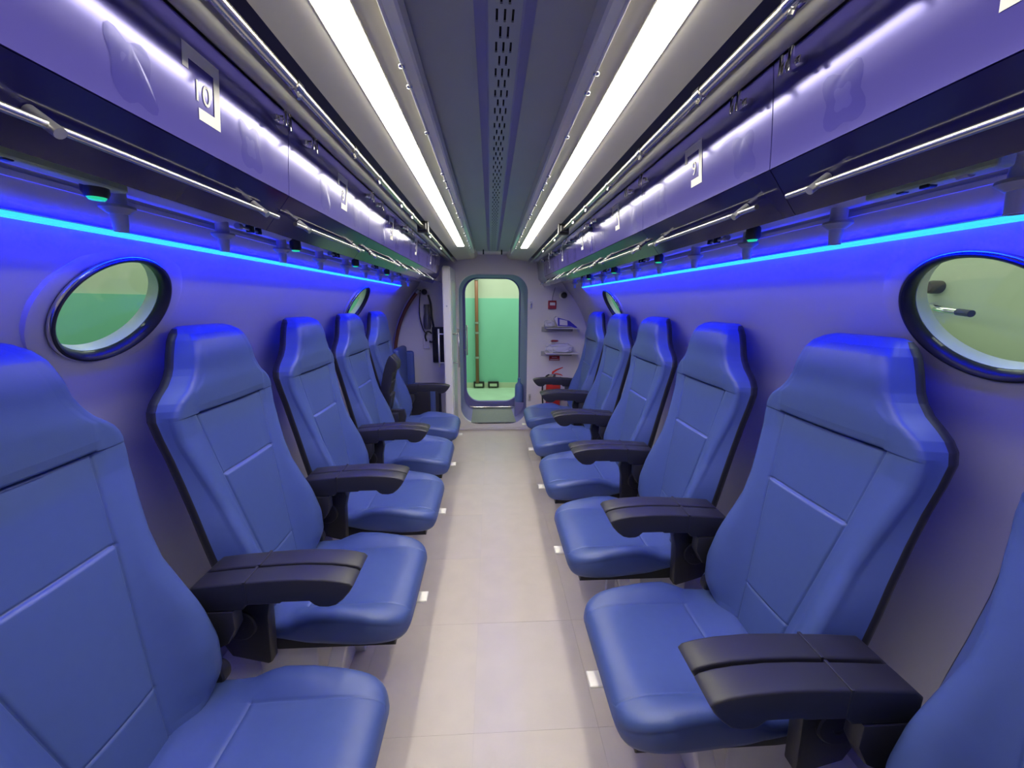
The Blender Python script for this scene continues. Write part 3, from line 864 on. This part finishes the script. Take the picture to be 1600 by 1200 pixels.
def seat_back(root):
    zs = set()
    z = 0.49
    while z < 1.384:
        zs.add(round(z, 4)); z += 0.0165
    for a, b in WO: zs.add(round(a, 4))
    for zz in (Z1, Z2, Z3):
        zs = {q for q in zs if abs(q-zz) > 0.009}
        zs |= {zz-0.008, zz-0.004, zz-0.0015, zz, zz+0.0015, zz+0.004, zz+0.008}
    zs = sorted(zs)
    rings = []
    for z in zs:
        w_ = lerp(WO, z); bo = lerp(BO, z); pn = min(lerp(PN, z), w_-0.05); xb = lerp(XB, z)
        wf = min(lerp(WFT, z), w_-0.006)
        seamfade = sm((1.150-z)/0.012)
        base = lerp(XH, z) if z > Z1 else lerp(XF, z)
        outb = lerp(XALL, z)
        def fx(y):
            ay = abs(y)
            x = base
            if ay > pn: x = outb + (base-outb)*(1-sm((ay-pn)/0.02)) - bo*sm((ay-pn)/(wf-0.028-pn) if wf-0.028 > pn else 1)
            else:
                x -= 0.004*(1-(ay/pn)**2)        # soft crown of the padding
                if Z2 < z < Z1: x += 0.007*sm((Z1-z)/(Z1-Z2))*sm((pn-ay)/0.010)   # upper panel sinks toward the mid seam
            if z > Z1: x -= 0.006*(1-(ay/w_)**2)
            # headrest overhang above the panel
            # seams
            if z <= Z1+0.002: x += 0.0048*seamfade*math.exp(-((ay-pn)/0.0022)**2)
            if ay < pn+0.004:
                for zz, am in ((Z1, 0.011), (Z2, 0.0055), (Z3, 0.004)):
                    x += am*math.exp(-((z-zz)/0.0026)**2)
            # rounded edge
            e = (ay-(wf-0.022))/0.022
            if e > 0: x += 0.019*(1-math.sqrt(max(0, 1-min(e, 1)**2)))
            return x
        ys = [0, 0.25, 0.5, 0.75]
        ys = [q*pn for q in ys] + [pn-0.008, pn-0.004, pn-0.0018, pn, pn+0.0018, pn+0.004, pn+0.008]
        c0 = pn+0.008; c1 = wf-0.022
        if c1 > c0: ys += [c0+(c1-c0)*t for t in (0.2, 0.4, 0.6, 0.8, 1.0)]
        else: ys += [c0+0.0005*t for t in range(1, 6)]
        c1 = ys[-1]
        ys += [c1+(wf-c1)*t for t in (0.35, 0.6, 0.8, 0.93, 1.0)]
        front = [(fx(y), y) for y in ys]
        xs_ = front[-1][0]
        D = min(1.0, max(0.1, (xb-xs_)/0.05)); side = [(xs_+(xb-0.034*D-xs_)*t, wf+(w_-wf)*t) for t in (0.12, 0.4, 0.7, 1.0)]
        side += [(xb-0.031*D, w_+0.003*D), (xb-0.022*D, w_+0.004*D), (xb-0.006*D, w_-0.004), (xb, w_-0.018)]
        half = front + side + [(xb+0.004, w_*0.5)]
        ring = [(x, -y) for x, y in half[::-1]][:-1] + half
        rings.append(ring)
    n = len(rings[0]); nh = (n-1)//2
    nf = 4+7     # index (from centre) where pn sits: 4 + 4 -> y=pn at index 7
    ipn = 7
    iside_shell = nh - 1 - 4        # first shell index from the centre outward
    names = ('headrest', 'backrest_bolster', 'upper_panel', 'middle_panel', 'lumbar_panel', 'back_shell')
    def pick(j, i):
        zm = (zs[j]+zs[j+1])/2
        if i == n-1: return 'back_shell'
        a = min(abs(i-nh), abs(i+1-nh))
        if a >= iside_shell and zm < 1.372: return 'back_shell'
        if zm > Z1: return 'headrest'
        if a < ipn: return 'upper_panel' if zm > Z2 else ('middle_panel' if zm > Z3 else 'lumbar_panel')
        return 'backrest_bolster'
    grid_parts(root, rings, lambda j, i: Vector((rings[j][i][0]-SX, rings[j][i][1], zs[j])), pick,
               [('headrest', len(zs)-1, (0, 0, 1)), ('backrest_bolster', 0, (0, 0, -1))],
               {k: (M['shell'] if k == 'back_shell' else M['vinyl']) for k in names}, names)

def seat_cushion(root):
    HWC = 0.231
    ZT = [(0.285, 0.430), (0.287, 0.442), (0.291, 0.452), (0.298, 0.462), (0.310, 0.470), (0.33, 0.477), (0.36, 0.483), (0.42, 0.483), (0.50, 0.478), (0.60, 0.476), (0.66, 0.480), (0.70, 0.486), (0.745, 0.492), (0.76, 0.488), (0.768, 0.475)]
    ZS = [(0.285, 0.430), (0.287, 0.442), (0.291, 0.452), (0.298, 0.461), (0.310, 0.469), (0.33, 0.478), (0.36, 0.488), (0.42, 0.500), (0.50, 0.513), (0.57, 0.514), (0.61, 0.502), (0.65, 0.484), (0.70, 0.480), (0.745, 0.482), (0.768, 0.468)]
    ZB = [(0.285, 0.425), (0.290, 0.410), (0.30, 0.397), (0.32, 0.391), (0.45, 0.392), (0.60, 0.408), (0.70, 0.43), (0.768, 0.436)]
    WW = [(0.285, 0.150), (0.288, 0.168), (0.293, 0.183), (0.302, 0.197), (0.315, 0.209), (0.335, 0.219), (0.36, 0.226), (0.40, 0.230), (0.60, 0.2315), (0.768, 0.226)]
    xs = [0.285, 0.2862, 0.288, 0.2905, 0.294, 0.299, 0.305, 0.313, 0.323, 0.336, 0.352, 0.372, 0.395, 0.42, 0.445, 0.47, 0.495, 0.52, 0.545, 0.57, 0.59, 0.608, 0.614, 0.6185, 0.620, 0.6215, 0.626, 0.632, 0.65, 0.67, 0.69, 0.71, 0.73, 0.75, 0.762, 0.768]
    PNY = 0.150
    rings = []
    for x in xs:
        zt = lerp(ZT, x); zs_ = lerp(ZS, x); zb = lerp(ZB, x); w_ = lerp(WW, x)
        pn = min(PNY, w_-0.035)
        groove = sm((x-0.286)/0.01)*sm((0.64-x)/0.02)
        def top(y):
            ay = abs(y)
            z = zt + (zs_-zt)*sm((ay-pn+0.02)/(w_-0.03-pn+0.02))
            z -= 0.0032*groove*math.exp(-((ay-pn)/0.0020)**2)
            if ay < pn+0.004: z -= 0.0035*math.exp(-((x-0.620)/0.0020)**2)
            if ay < pn and 0.33 < x < 0.62: z -= 0.004*sm((x-0.34)/0.10)*sm((0.62-x)/0.06)*sm((pn-ay)/0.05)
            e = (ay-(w_-0.026))/0.026
            if e > 0: z -= min(0.022, (zs_-zb)*0.45)*(1-math.sqrt(max(0, 1-min(e, 1)**2)))
            return z
        ys = [0, pn*0.3, pn*0.6, pn*0.85, pn-0.006, pn-0.002, pn, pn+0.002, pn+0.006]
        c0, c1 = pn+0.006, w_-0.026
        ys += [c0+(c1-c0)*t for t in (0.25, 0.5, 0.75, 1.0)]
        ys += [c1+(w_-c1)*t for t in (0.4, 0.7, 0.9, 1.0)]
        pts = [(y, top(y)) for y in ys]
        ze = pts[-1][1]; hh = ze-zb
        pts += [(w_-0.0025, ze-0.004 if hh > 0.02 else ze-0.001), (w_, ze-0.009 if hh > 0.02 else ze-0.002), (w_+0.001, ze-hh*0.4), (w_-0.002, ze-hh*0.75), (w_-0.008, zb+0.003), (w_-0.02, zb)]
        rings.append([(-y, z) for y, z in pts[::-1]][:-1] + pts)
    n = len(rings[0]); nh = (n-1)//2
    names = ('cushion', 'cushion_panel')
    def pick(j, i):
        a = min(abs(i-nh), abs(i+1-nh)); xm = (xs[j]+xs[j+1])/2
        return 'cushion_panel' if (i < n-1 and a < 6 and 0.30 < xm < 0.62) else 'cushion'
    grid_parts(root, rings, lambda j, i: Vector((xs[j]-SX, rings[j][i][0], rings[j][i][1])), pick,
               [('cushion', 0, (-1, 0, 0)), ('cushion', len(xs)-1, (1, 0, 0))], {k: M['vinyl'] for k in names}, names)

ARM = [(0.384, 0.727), (0.392, 0.736), (0.42, 0.744), (0.46, 0.750), (0.53, 0.754), (0.60, 0.752), (0.66, 0.748), (0.72, 0.744), (0.79, 0.737), (0.808, 0.722), (0.808, 0.672), (0.79, 0.662),
       (0.672, 0.666), (0.662, 0.680), (0.575, 0.682), (0.57, 0.686), (0.50, 0.686), (0.488, 0.674), (0.476, 0.668), (0.452, 0.667), (0.432, 0.672), (0.412, 0.688), (0.395, 0.708)]
def armrest_mesh(root, yc, up):
    bm = bmesh.new()
    prism_y(bm, [(x-SX, z) for x, z in ARM], yc-0.0315, yc+0.0315, 0.0055, 3)
    # slim waist behind the joint line
    o = fin('armrest', bm, M['black'], root, auto=0.6)
    bm = bmesh.new(); box(bm, 0.655-SX, 0.662-SX, yc-0.0325, yc+0.0325, 0.684, 0.7505, 0.001)
    j = fin('joint_collar', bm, M['black'], o)
    if up:
        pv = Vector((0.785-SX, 0, 0.69))
        X = Matrix.Translation(pv) @ Matrix.Rotation(math.radians(78), 4, 'Y') @ Matrix.Translation(-pv)
        o.data.transform(X); j.data.transform(X)
    return o
def make_seat(name, label, near, near_up=False, far_up=False):
    # near = local side (+1/-1) that faces the camera end of the chamber
    root = thing(name, label, 'seat', (0, 0, 0), 0, 'blue passenger seats in two facing rows')
    seat_back(root); seat_cushion(root)
    # pan and rail
    bm = bmesh.new()
    prism_y(bm, [(0.335-SX, 0.360), (0.335-SX, 0.388), (0.45-SX, 0.391), (0.60-SX, 0.405), (0.70-SX, 0.43), (0.765-SX, 0.44), (0.775-SX, 0.50), (0.80-SX, 0.50), (0.80-SX, 0.37), (0.70-SX, 0.36)], -0.195, 0.195, 0.003, 1)
    fin('seat_pan', bm, M['blacksteel'], root)
    for sy in (-1, 1):
        bm = bmesh.new()
        lathe(bm, [(0, 0.0), (0.030, 0.0), (0.034, 0.004), (0.034, 0.030), (0.030, 0.036), (0.010, 0.038), (0.008, 0.035), (0, 0.035)], (0.755-SX, sy*0.208, 0.492), (0, sy, 0), 28)
        fin('recline_hinge', bm, M['black'], root, auto=0.5)
    for sy, up in ((near, near_up), (-near, far_up)):
        armrest_mesh(root, sy*0.2725, up)
        bm = bmesh.new()
        if sy == near: poly = ((0.672, 0.664), (0.80, 0.664), (0.83, 0.60), (0.826, 0.50), (0.79, 0.425), (0.69, 0.393), (0.680, 0.398), (0.672, 0.56), (0.660, 0.61))
        else: poly = ((0.695, 0.664), (0.80, 0.664), (0.83, 0.61), (0.82, 0.565), (0.77, 0.54), (0.72, 0.565), (0.695, 0.61))
        prism_y(bm, [(p[0]-SX, p[1]) for p in poly], sy*0.2575-0.019, sy*0.2575+0.019, 0.005, 2)
        b_ = fin('arm_bracket', bm, M['black'], root, auto=0.5)
        if sy != near: continue
        bm = bmesh.new()
        lathe(bm, [(0, 0.0), (0.048, 0.0), (0.048, 0.006), (0.044, 0.009), (0.016, 0.010), (0.014, 0.007), (0, 0.007)], (0.752-SX, sy*0.2765, 0.535), (0, sy, 0), 28)
        fin('pivot_cover', bm, M['black'], b_, auto=0.5)
    # release tab under the nose
    bm = bmesh.new(); box(bm, 0.262-SX, 0.335-SX, -0.030, 0.022, 0.366, 0.374, 0.0035, 2)
    fin('release_tab', bm, M['tag'], root)['label'] = 'ivory plastic release tab'
    # white pedestal
    bm = bmesh.new()
    prism_y(bm, [(0.50-SX, 0.36), (0.545-SX, 0.36), (0.615-SX, 0.10), (0.615-SX, 0.0), (0.56-SX, 0.0), (0.56-SX, 0.09)], -0.165, -0.135, 0.003, 1)
    prism_y(bm, [(0.50-SX, 0.36), (0.545-SX, 0.36), (0.615-SX, 0.10), (0.615-SX, 0.0), (0.56-SX, 0.0), (0.56-SX, 0.09)], 0.135, 0.165, 0.003, 1)
    prism_y(bm, [(0.60-SX, 0.36), (0.80-SX, 0.37), (0.80-SX, 0.15), (0.62-SX, 0.15)], -0.15, 0.15, 0.004, 1)
    fin('pedestal', bm, M['white'], root)
    return root

YR0, YL0 = 0.321, 0.053
def yR(k): return YR0 + 0.615*k
def yL(k): return YL0 + 0.615*k
base = make_seat('passenger_seat', 'x', -1)
base_l = make_seat('passenger_seat', 'x', 1)
def put(o, s, y, label):
    o.location = (s*SX, y, 0); o.rotation_euler = (0, 0, 0 if s > 0 else PI); o['label'] = label
RLAB = ['blue vinyl seat cut off by the right edge of the picture, nearest on the right', 'large blue seat on the right under locker 9, whole cushion in view beside the aisle',
        'second whole blue seat from the front in the right row, under locker 7', 'blue seat in the middle of the right row, under locker 5',
        'blue seat next to last in the right row, under locker 3', 'last blue seat of the right row, in front of the fire extinguisher']
LLAB = [None, 'nearest blue seat on the left, cut off by the left edge of the picture', 'first whole blue seat in the left row beside the near porthole, under locker 8',
        'blue seat in the middle of the left row, under locker 6', 'blue seat of the left row with its far armrest folded up, under locker 4',
        'last high blue seat of the left row with its near armrest folded up']
put(base, 1, yR(0), RLAB[0])
for k in range(1, 6):
    put(copy_tree(base), 1, yR(k), RLAB[k])
put(base_l, -1, yL(1), LLAB[1])
for k in (2, 3):
    put(copy_tree(base_l), -1, yL(k), LLAB[k])
def with_raised(side):
    c = copy_tree(base_l)
    pv = Vector((0.785-SX, 0, 0.69))
    X = Matrix.Translation(pv) @ Matrix.Rotation(math.radians(76), 4, 'Y') @ Matrix.Translation(-pv)
    for a in [a for a in c.children if a.name.startswith('armrest')]:
        yy = sum(v.co.y for v in a.data.vertices)/len(a.data.vertices)
        if yy*side > 0:
            for q in [a] + list(a.children):
                q.data = q.data.copy(); q.data.transform(X)
    return c
put(with_raised(-1), -1, yL(4), LLAB[4])      # its far armrest is folded up
put(with_raised(1), -1, yL(5), LLAB[5])       # its near armrest is folded up

# low folding attendant seat at the far left
t = thing('folding_seat', 'low dark blue folding seat with cushion up at the far left by the bulkhead', 'seat', (-0.75, 3.76, 0.0))
def pad(name, x0, x1, y0, y1, z0, z1, bev, m='vinyl', rx=0.0):
    bm = bmesh.new(); box(bm, x0, x1, y0, y1, z0, z1, bev, 4)
    return fin(name, bm, M[m], t, smooth=False, auto=0.7)
pad('backrest', -0.20, -0.13, -0.09, 0.29, 0.42, 1.02, 0.03)
pad('back_bolster', -0.17, -0.06, 0.24, 0.30, 0.42, 0.965, 0.027)
pad('folded_cushion', -0.06, 0.19, 0.02, 0.16, 0.34, 0.66, 0.035)
pad('cushion_base', 0.12, 0.215, 0.03, 0.20, 0.10, 0.60, 0.01, 'shell')
pad('side_panel', -0.14, 0.13, 0.0, 0.04, 0.34, 0.60, 0.01, 'shell')

# ---------------------------------------------------------------- left bulkhead items
t = thing('bulkhead_hose', 'brown curved hose following the edge of the end bulkhead on the left', 'hose', (-0.9, 4.27, 1.0))
pts = []
for i in range(25):
    a = math.radians(-14 + (41.5+14)*i/24)
    rr = 1.055
    pts.append((-rr*math.cos(a)+0.9, 0.0, ZC+rr*math.sin(a)-1.0))
bm = bmesh.new(); tube(bm, pts, 0.018, 12); fin('hose', bm, M['hose'], t, smooth=True)
bm = bmesh.new(); lathe(bm, [(0, -0.02), (0.024, -0.02), (0.024, 0.02), (0, 0.02)], pts[-1], (0.7, 0, 0.7), 14); fin('end_fitting', bm, M['satin'], t, auto=0.6)

def dome(name, label, x, z, r):
    t = thing(name, label, 'camera', (x, YB, z))
    bm = bmesh.new(); lathe(bm, [(0, 0), (r*1.25, 0), (r*1.2, 0.03), (r*0.9, 0.06), (0, 0.06)], (0, 0, 0), (0, -1, 0), 28); fin('housing', bm, M['wall'], t, auto=0.5)
    bm = bmesh.new(); lathe(bm, [(r*0.88, 0.058), (r*0.86, 0.072), (r*0.6, 0.085), (0, 0.09)], (0, 0, 0), (0, -1, 0), 28); fin('lens', bm, M['black'], t, smooth=True)
dome('bulkhead_camera', 'round black dome on the bulkhead left of the open door', -0.722, 1.56, 0.034)
dome('bulkhead_camera', 'round black dome on a pale mount above the right shelves', 0.775, 1.537, 0.038)

t = thing('breathing_mask', 'dark breathing hose with grey valve hanging on the left bulkhead', 'mask', (-0.72, 4.30, 1.25))
def curve(pts, n=8):
    P_ = [Vector(p) for p in pts]; out = []
    for i in range(len(P_)-1):
        p0 = P_[max(i-1, 0)]; p1 = P_[i]; p2 = P_[i+1]; p3 = P_[min(i+2, len(P_)-1)]
        for k in range(n):
            u = k/n
            out.append(0.5*((2*p1) + (p2-p0)*u + (2*p0-5*p1+4*p2-p3)*u*u + (3*p1-p0-3*p2+p3)*u**3))
    out.append(P_[-1]); return out
bm = bmesh.new()
tube(bm, curve([(-0.045, 0, 0.33), (-0.06, 0, 0.20), (-0.062, 0, 0.05), (-0.03, 0, -0.09), (0.01, 0, -0.135)]), 0.006, 8)
fin('thin_tube', bm, M['rubber'], t, smooth=True)
bm = bmesh.new()
tube(bm, curve([(0.035, 0, 0.28), (0.06, 0, 0.18), (0.065, 0, 0.05), (0.085, 0, -0.08), (0.095, 0, -0.17), (0.06, 0, -0.22), (0.03, 0, -0.215)]), 0.011, 10)
fin('hose', bm, M['rubber'], t, smooth=True)
bm = bmesh.new()
tube(bm, curve([(0.0, 0, -0.21), (-0.012, 0, -0.17), (0.0, 0, -0.12), (0.03, 0, -0.11), (0.06, 0, -0.13)]), 0.009, 8)
fin('loop', bm, M['rubber'], t, smooth=True)
bm = bmesh.new(); lathe(bm, [(0, -0.02), (0.035, -0.02), (0.043, 0.02), (0.04, 0.10), (0.03, 0.14), (0.025, 0.20), (0.03, 0.24), (0, 0.24)], (0.015, 0, -0.06), (0, 0, 1), 20)
fin('valve', bm, M['darkgrey'], t, auto=0.7)
t = thing('wall_socket', 'white socket box on the left bulkhead under the hanging hose', 'socket', (-0.725, YB, 1.0))
bm = bmesh.new(); box(bm, -0.035, 0.035, -0.03, 0, -0.05, 0.075, 0.006); fin('box', bm, M['paper'], t)
bm = bmesh.new(); lathe(bm, [(0, 0), (0.012, 0), (0.012, 0.006), (0, 0.006)], (0, -0.03, 0.04), (0, -1, 0), 12); fin('plug_hole', bm, M['grey'], t)
t = thing('wall_monitor', 'black flat monitor on the left bulkhead behind the door handle', 'monitor', (-0.62, 4.31, 1.0))
bm = bmesh.new(); box(bm, -0.04, 0.09, 0.0, 0.03, -0.20, 0.19, 0.008); fin('casing', bm, M['smoke'], t)
bm = bmesh.new(); box(bm, -0.03, 0.08, -0.002, 0.0, -0.18, 0.17, 0.001); fin('screen', bm, M['rubber'], t)

# ---------------------------------------------------------------- right bulkhead items
for i, (z, lb) in enumerate(((1.178, 'upper white shelf with grey edge on the right bulkhead'), (0.905, 'lower white shelf with grey edge on the right bulkhead'))):
    t = thing('wall_shelf', lb, 'shelf', (0.73, YB, z))
    bm = bmesh.new(); box(bm, -0.155, 0.21, -0.20, 0.0, 0.006, 0.014, 0.002); fin('board', bm, M['white'], t)
    bm = bmesh.new(); box(bm, -0.185, 0.165, -0.015, 0.0, -0.035, 0.018, 0.002); fin('bracket', bm, M['grey'], t)
def crumple(name, m, cx, cy, cz, sx, sy, sz, seed, parent=None, sub=4):
    random.seed(seed)
    bm = bmesh.new(); bmesh.ops.create_icosphere(bm, subdivisions=sub, radius=1)
    from mathutils import noise
    for v in bm.verts:
        p = v.co.copy()
        q = Vector((math.copysign(abs(p.x)**0.6, p.x), math.copysign(abs(p.y)**0.6, p.y), math.copysign(abs(p.z)**0.7, p.z)))
        d = noise.noise(p*2.1 + Vector((seed, 0, 0)))*0.22 + noise.noise(p*5.5 + Vector((0, seed, 0)))*0.12 + abs(noise.noise(p*10))*0.07
        q = q*(0.85 + d)
        v.co = Vector((cx+q.x*sx, cy+q.y*sy, cz+max(q.z, -0.8)*sz))
    return fin(name, bm, M[m], parent, auto=0.5)
tag(crumple('plastic_bundle', 'plastic_bag', 0.73, 4.245, 0.968, 0.165, 0.07, 0.058, 3), 'clear crinkled plastic bundle on the lower shelf', 'bag')
tag(crumple('rag', 'darkred', 0.685, 4.27, 1.045, 0.045, 0.03, 0.012, 9, sub=3), 'small dark red cloth on top of the plastic bundle', 'cloth')
tag(crumple('plastic_bag', 'plastic_bag', 0.615, 4.245, 1.232, 0.062, 0.055, 0.042, 5), 'crumpled clear bag at the left end of the upper shelf', 'bag')
t = thing('blue_packet', 'white and blue medical packet lying on the upper shelf', 'packet', (0.76, 4.25, 1.20))
bm = bmesh.new()
prism_y(bm, [(-0.055, 0.0), (-0.095, 0.09), (-0.07, 0.115), (-0.02, 0.105), (0.07, 0.07), (0.12, 0.03), (0.175, -0.015), (0.17, -0.022), (0.08, 0.0)], -0.035, 0.03, 0.008, 2)
fin('packet_body', bm, M['paper'], t, auto=0.5)
bm = bmesh.new()
prism_y(bm, [(-0.055, 0.012), (-0.06, 0.102), (0.07, 0.066), (0.12, 0.028), (0.172, -0.014), (0.165, -0.02), (0.09, 0.006)], -0.0375, -0.0352)
fin('blue_print', bm, M['bluebag'], t)
bm = bmesh.new(); prism_y(bm, [(-0.035, 0.022), (-0.04, 0.085), (0.045, 0.068), (0.05, 0.018)], -0.0392, -0.0376)
fin('white_print', bm, M['paper'], t)

t = thing('call_point', 'small red alarm call point with grey cable on the right bulkhead', 'alarm', (0.655, YB, 1.44))
bm = bmesh.new(); box(bm, -0.045, 0.045, -0.035, 0, -0.05, 0.04, 0.006); fin('case', bm, M['darkred'], t)
bm = bmesh.new(); box(bm, -0.028, 0.030, -0.038, -0.035, -0.012, 0.020, 0.002); fin('window', bm, M['paper'], t)
bm = bmesh.new(); tube(bm, curve([(0.0, -0.018, 0.04), (0.002, -0.018, 0.07), (0.012, -0.015, 0.12), (0.03, -0.01, 0.18)]), 0.004, 8); fin('cable', bm, M['grey'], t, smooth=True)
t = thing('extinguisher_sign', 'small red sign with pale writing under the lower shelf', 'sign', (0.70, YB, 0.842))
bm = bmesh.new(); box(bm, -0.06, 0.06, -0.003, 0, -0.027, 0.027, 0.001); fin('plate', bm, M['darkred'], t)
bm = bmesh.new(); box(bm, -0.05, 0.05, -0.0042, -0.003, -0.016, -0.010); box(bm, -0.03, 0.03, -0.0042, -0.003, 0.006, 0.012); box(bm, -0.05, 0.05, -0.0042, -0.003, -0.022, -0.020); fin('print', bm, M['paper'], t)

t = thing('fire_extinguisher', 'red fire extinguisher with black hose behind the last right seat', 'extinguisher', (0.675, 4.22, 0.12))
bm = bmesh.new()
lathe(bm, [(0, 0.0), (0.070, 0.0), (0.080, 0.012), (0.081, 0.42), (0.077, 0.455), (0.064, 0.485), (0.040, 0.503), (0.022, 0.508), (0, 0.508)], (0, 0, 0), (0, 0, 1), 36)
fin('cylinder', bm, M['red'], t, auto=0.8)
bm = bmesh.new(); lathe(bm, [(0, 0.505), (0.020, 0.505), (0.020, 0.525), (0.012, 0.53), (0.012, 0.55), (0, 0.55)], (0, 0, 0), (0, 0, 1), 16); fin('neck', bm, M['rubber'], t, auto=0.5)
bm = bmesh.new(); box(bm, -0.02, 0.022, -0.014, 0.014, 0.535, 0.565, 0.004); tube(bm, [(-0.015, 0, 0.548), (-0.055, 0, 0.556)], 0.009); fin('valve', bm, M['chrome'], t, auto=0.5)
bm = bmesh.new()
prism_y(bm, [(-0.022, 0.567), (-0.016, 0.590), (0.03, 0.615), (0.10, 0.640), (0.101, 0.634), (0.035, 0.603), (0.006, 0.582), (0.0, 0.568)], -0.010, 0.010, 0.001, 1)
prism_y(bm, [(-0.02, 0.564), (0.03, 0.572), (0.085, 0.560), (0.10, 0.548), (0.097, 0.542), (0.08, 0.550), (0.03, 0.560)], -0.010, 0.010, 0.001, 1)
fin('lever', bm, M['red'], t)
bm = bmesh.new(); tube(bm, curve([(-0.05, 0, 0.556), (-0.085, -0.01, 0.535), (-0.118, -0.02, 0.47), (-0.125, -0.02, 0.38), (-0.118, -0.02, 0.25), (-0.105, -0.02, 0.10)]), 0.009, 10); fin('hose', bm, M['rubber'], t, smooth=True)
bm = bmesh.new()
for (z0, z1, a0, a1) in ((0.285, 0.29, -0.55, 0.75), (0.345, 0.35, -0.55, 0.75), (0.315, 0.319, -0.5, 0.3)):
    for i in range(10):
        aa, bb = a0+(a1-a0)*i/10, a0+(a1-a0)*(i+1)/10
        q = [(0.0822*math.sin(x_), -0.0822*math.cos(x_), zz) for x_, zz in ((aa, z0), (bb, z0), (bb, z1), (aa, z1))]
        bm.faces.new([bm.verts.new(v) for v in q])
fin('label_print', bm, M['paper'], t)
bm = bmesh.new(); box(bm, 0.075, 0.15, 0.02, 0.10, 0.30, 0.345, 0.004); fin('wall_bracket', bm, M['white'], t)

for i, (z, lb) in enumerate(((1.43, 'upper small steel latch on the right side of the doorway'), (0.385, 'lower small steel latch on the right side of the doorway'))):
    t = thing('door_keeper', lb, 'latch', (0.425, YB, z))
    bm = bmesh.new(); box(bm, -0.014, 0.014, -0.006, 0, -0.045, 0.04, 0.002); fin('plate', bm, M['satin'], t)
    bm = bmesh.new(); tube(bm, [(0, -0.014, -0.03), (0, -0.014, 0.02)], 0.009, 12); box(bm, -0.010, 0.010, -0.02, -0.004, 0.004, 0.016, 0.002); fin('hinge_pin', bm, M['chrome'], t, auto=0.5)
t = thing('water_bottle', 'blue bottle standing just inside the doorway on the right', 'bottle', (0.30, 4.62, 0.18))
bm = bmesh.new(); lathe(bm, [(0, 0.09), (0.045, 0.09), (0.05, 0.10), (0.05, 0.26), (0.043, 0.30), (0.016, 0.33), (0.015, 0.36), (0, 0.36)], (0.02, 0, 0), (0, 0, 1), 24); fin('body', bm, M['bluebottle'], t, auto=0.7)
bm = bmesh.new(); lathe(bm, [(0, 0.358), (0.018, 0.358), (0.018, 0.38), (0, 0.38)], (0.02, 0, 0), (0, 0, 1), 16); fin('cap', bm, M['bluebottle'], t, auto=0.7)
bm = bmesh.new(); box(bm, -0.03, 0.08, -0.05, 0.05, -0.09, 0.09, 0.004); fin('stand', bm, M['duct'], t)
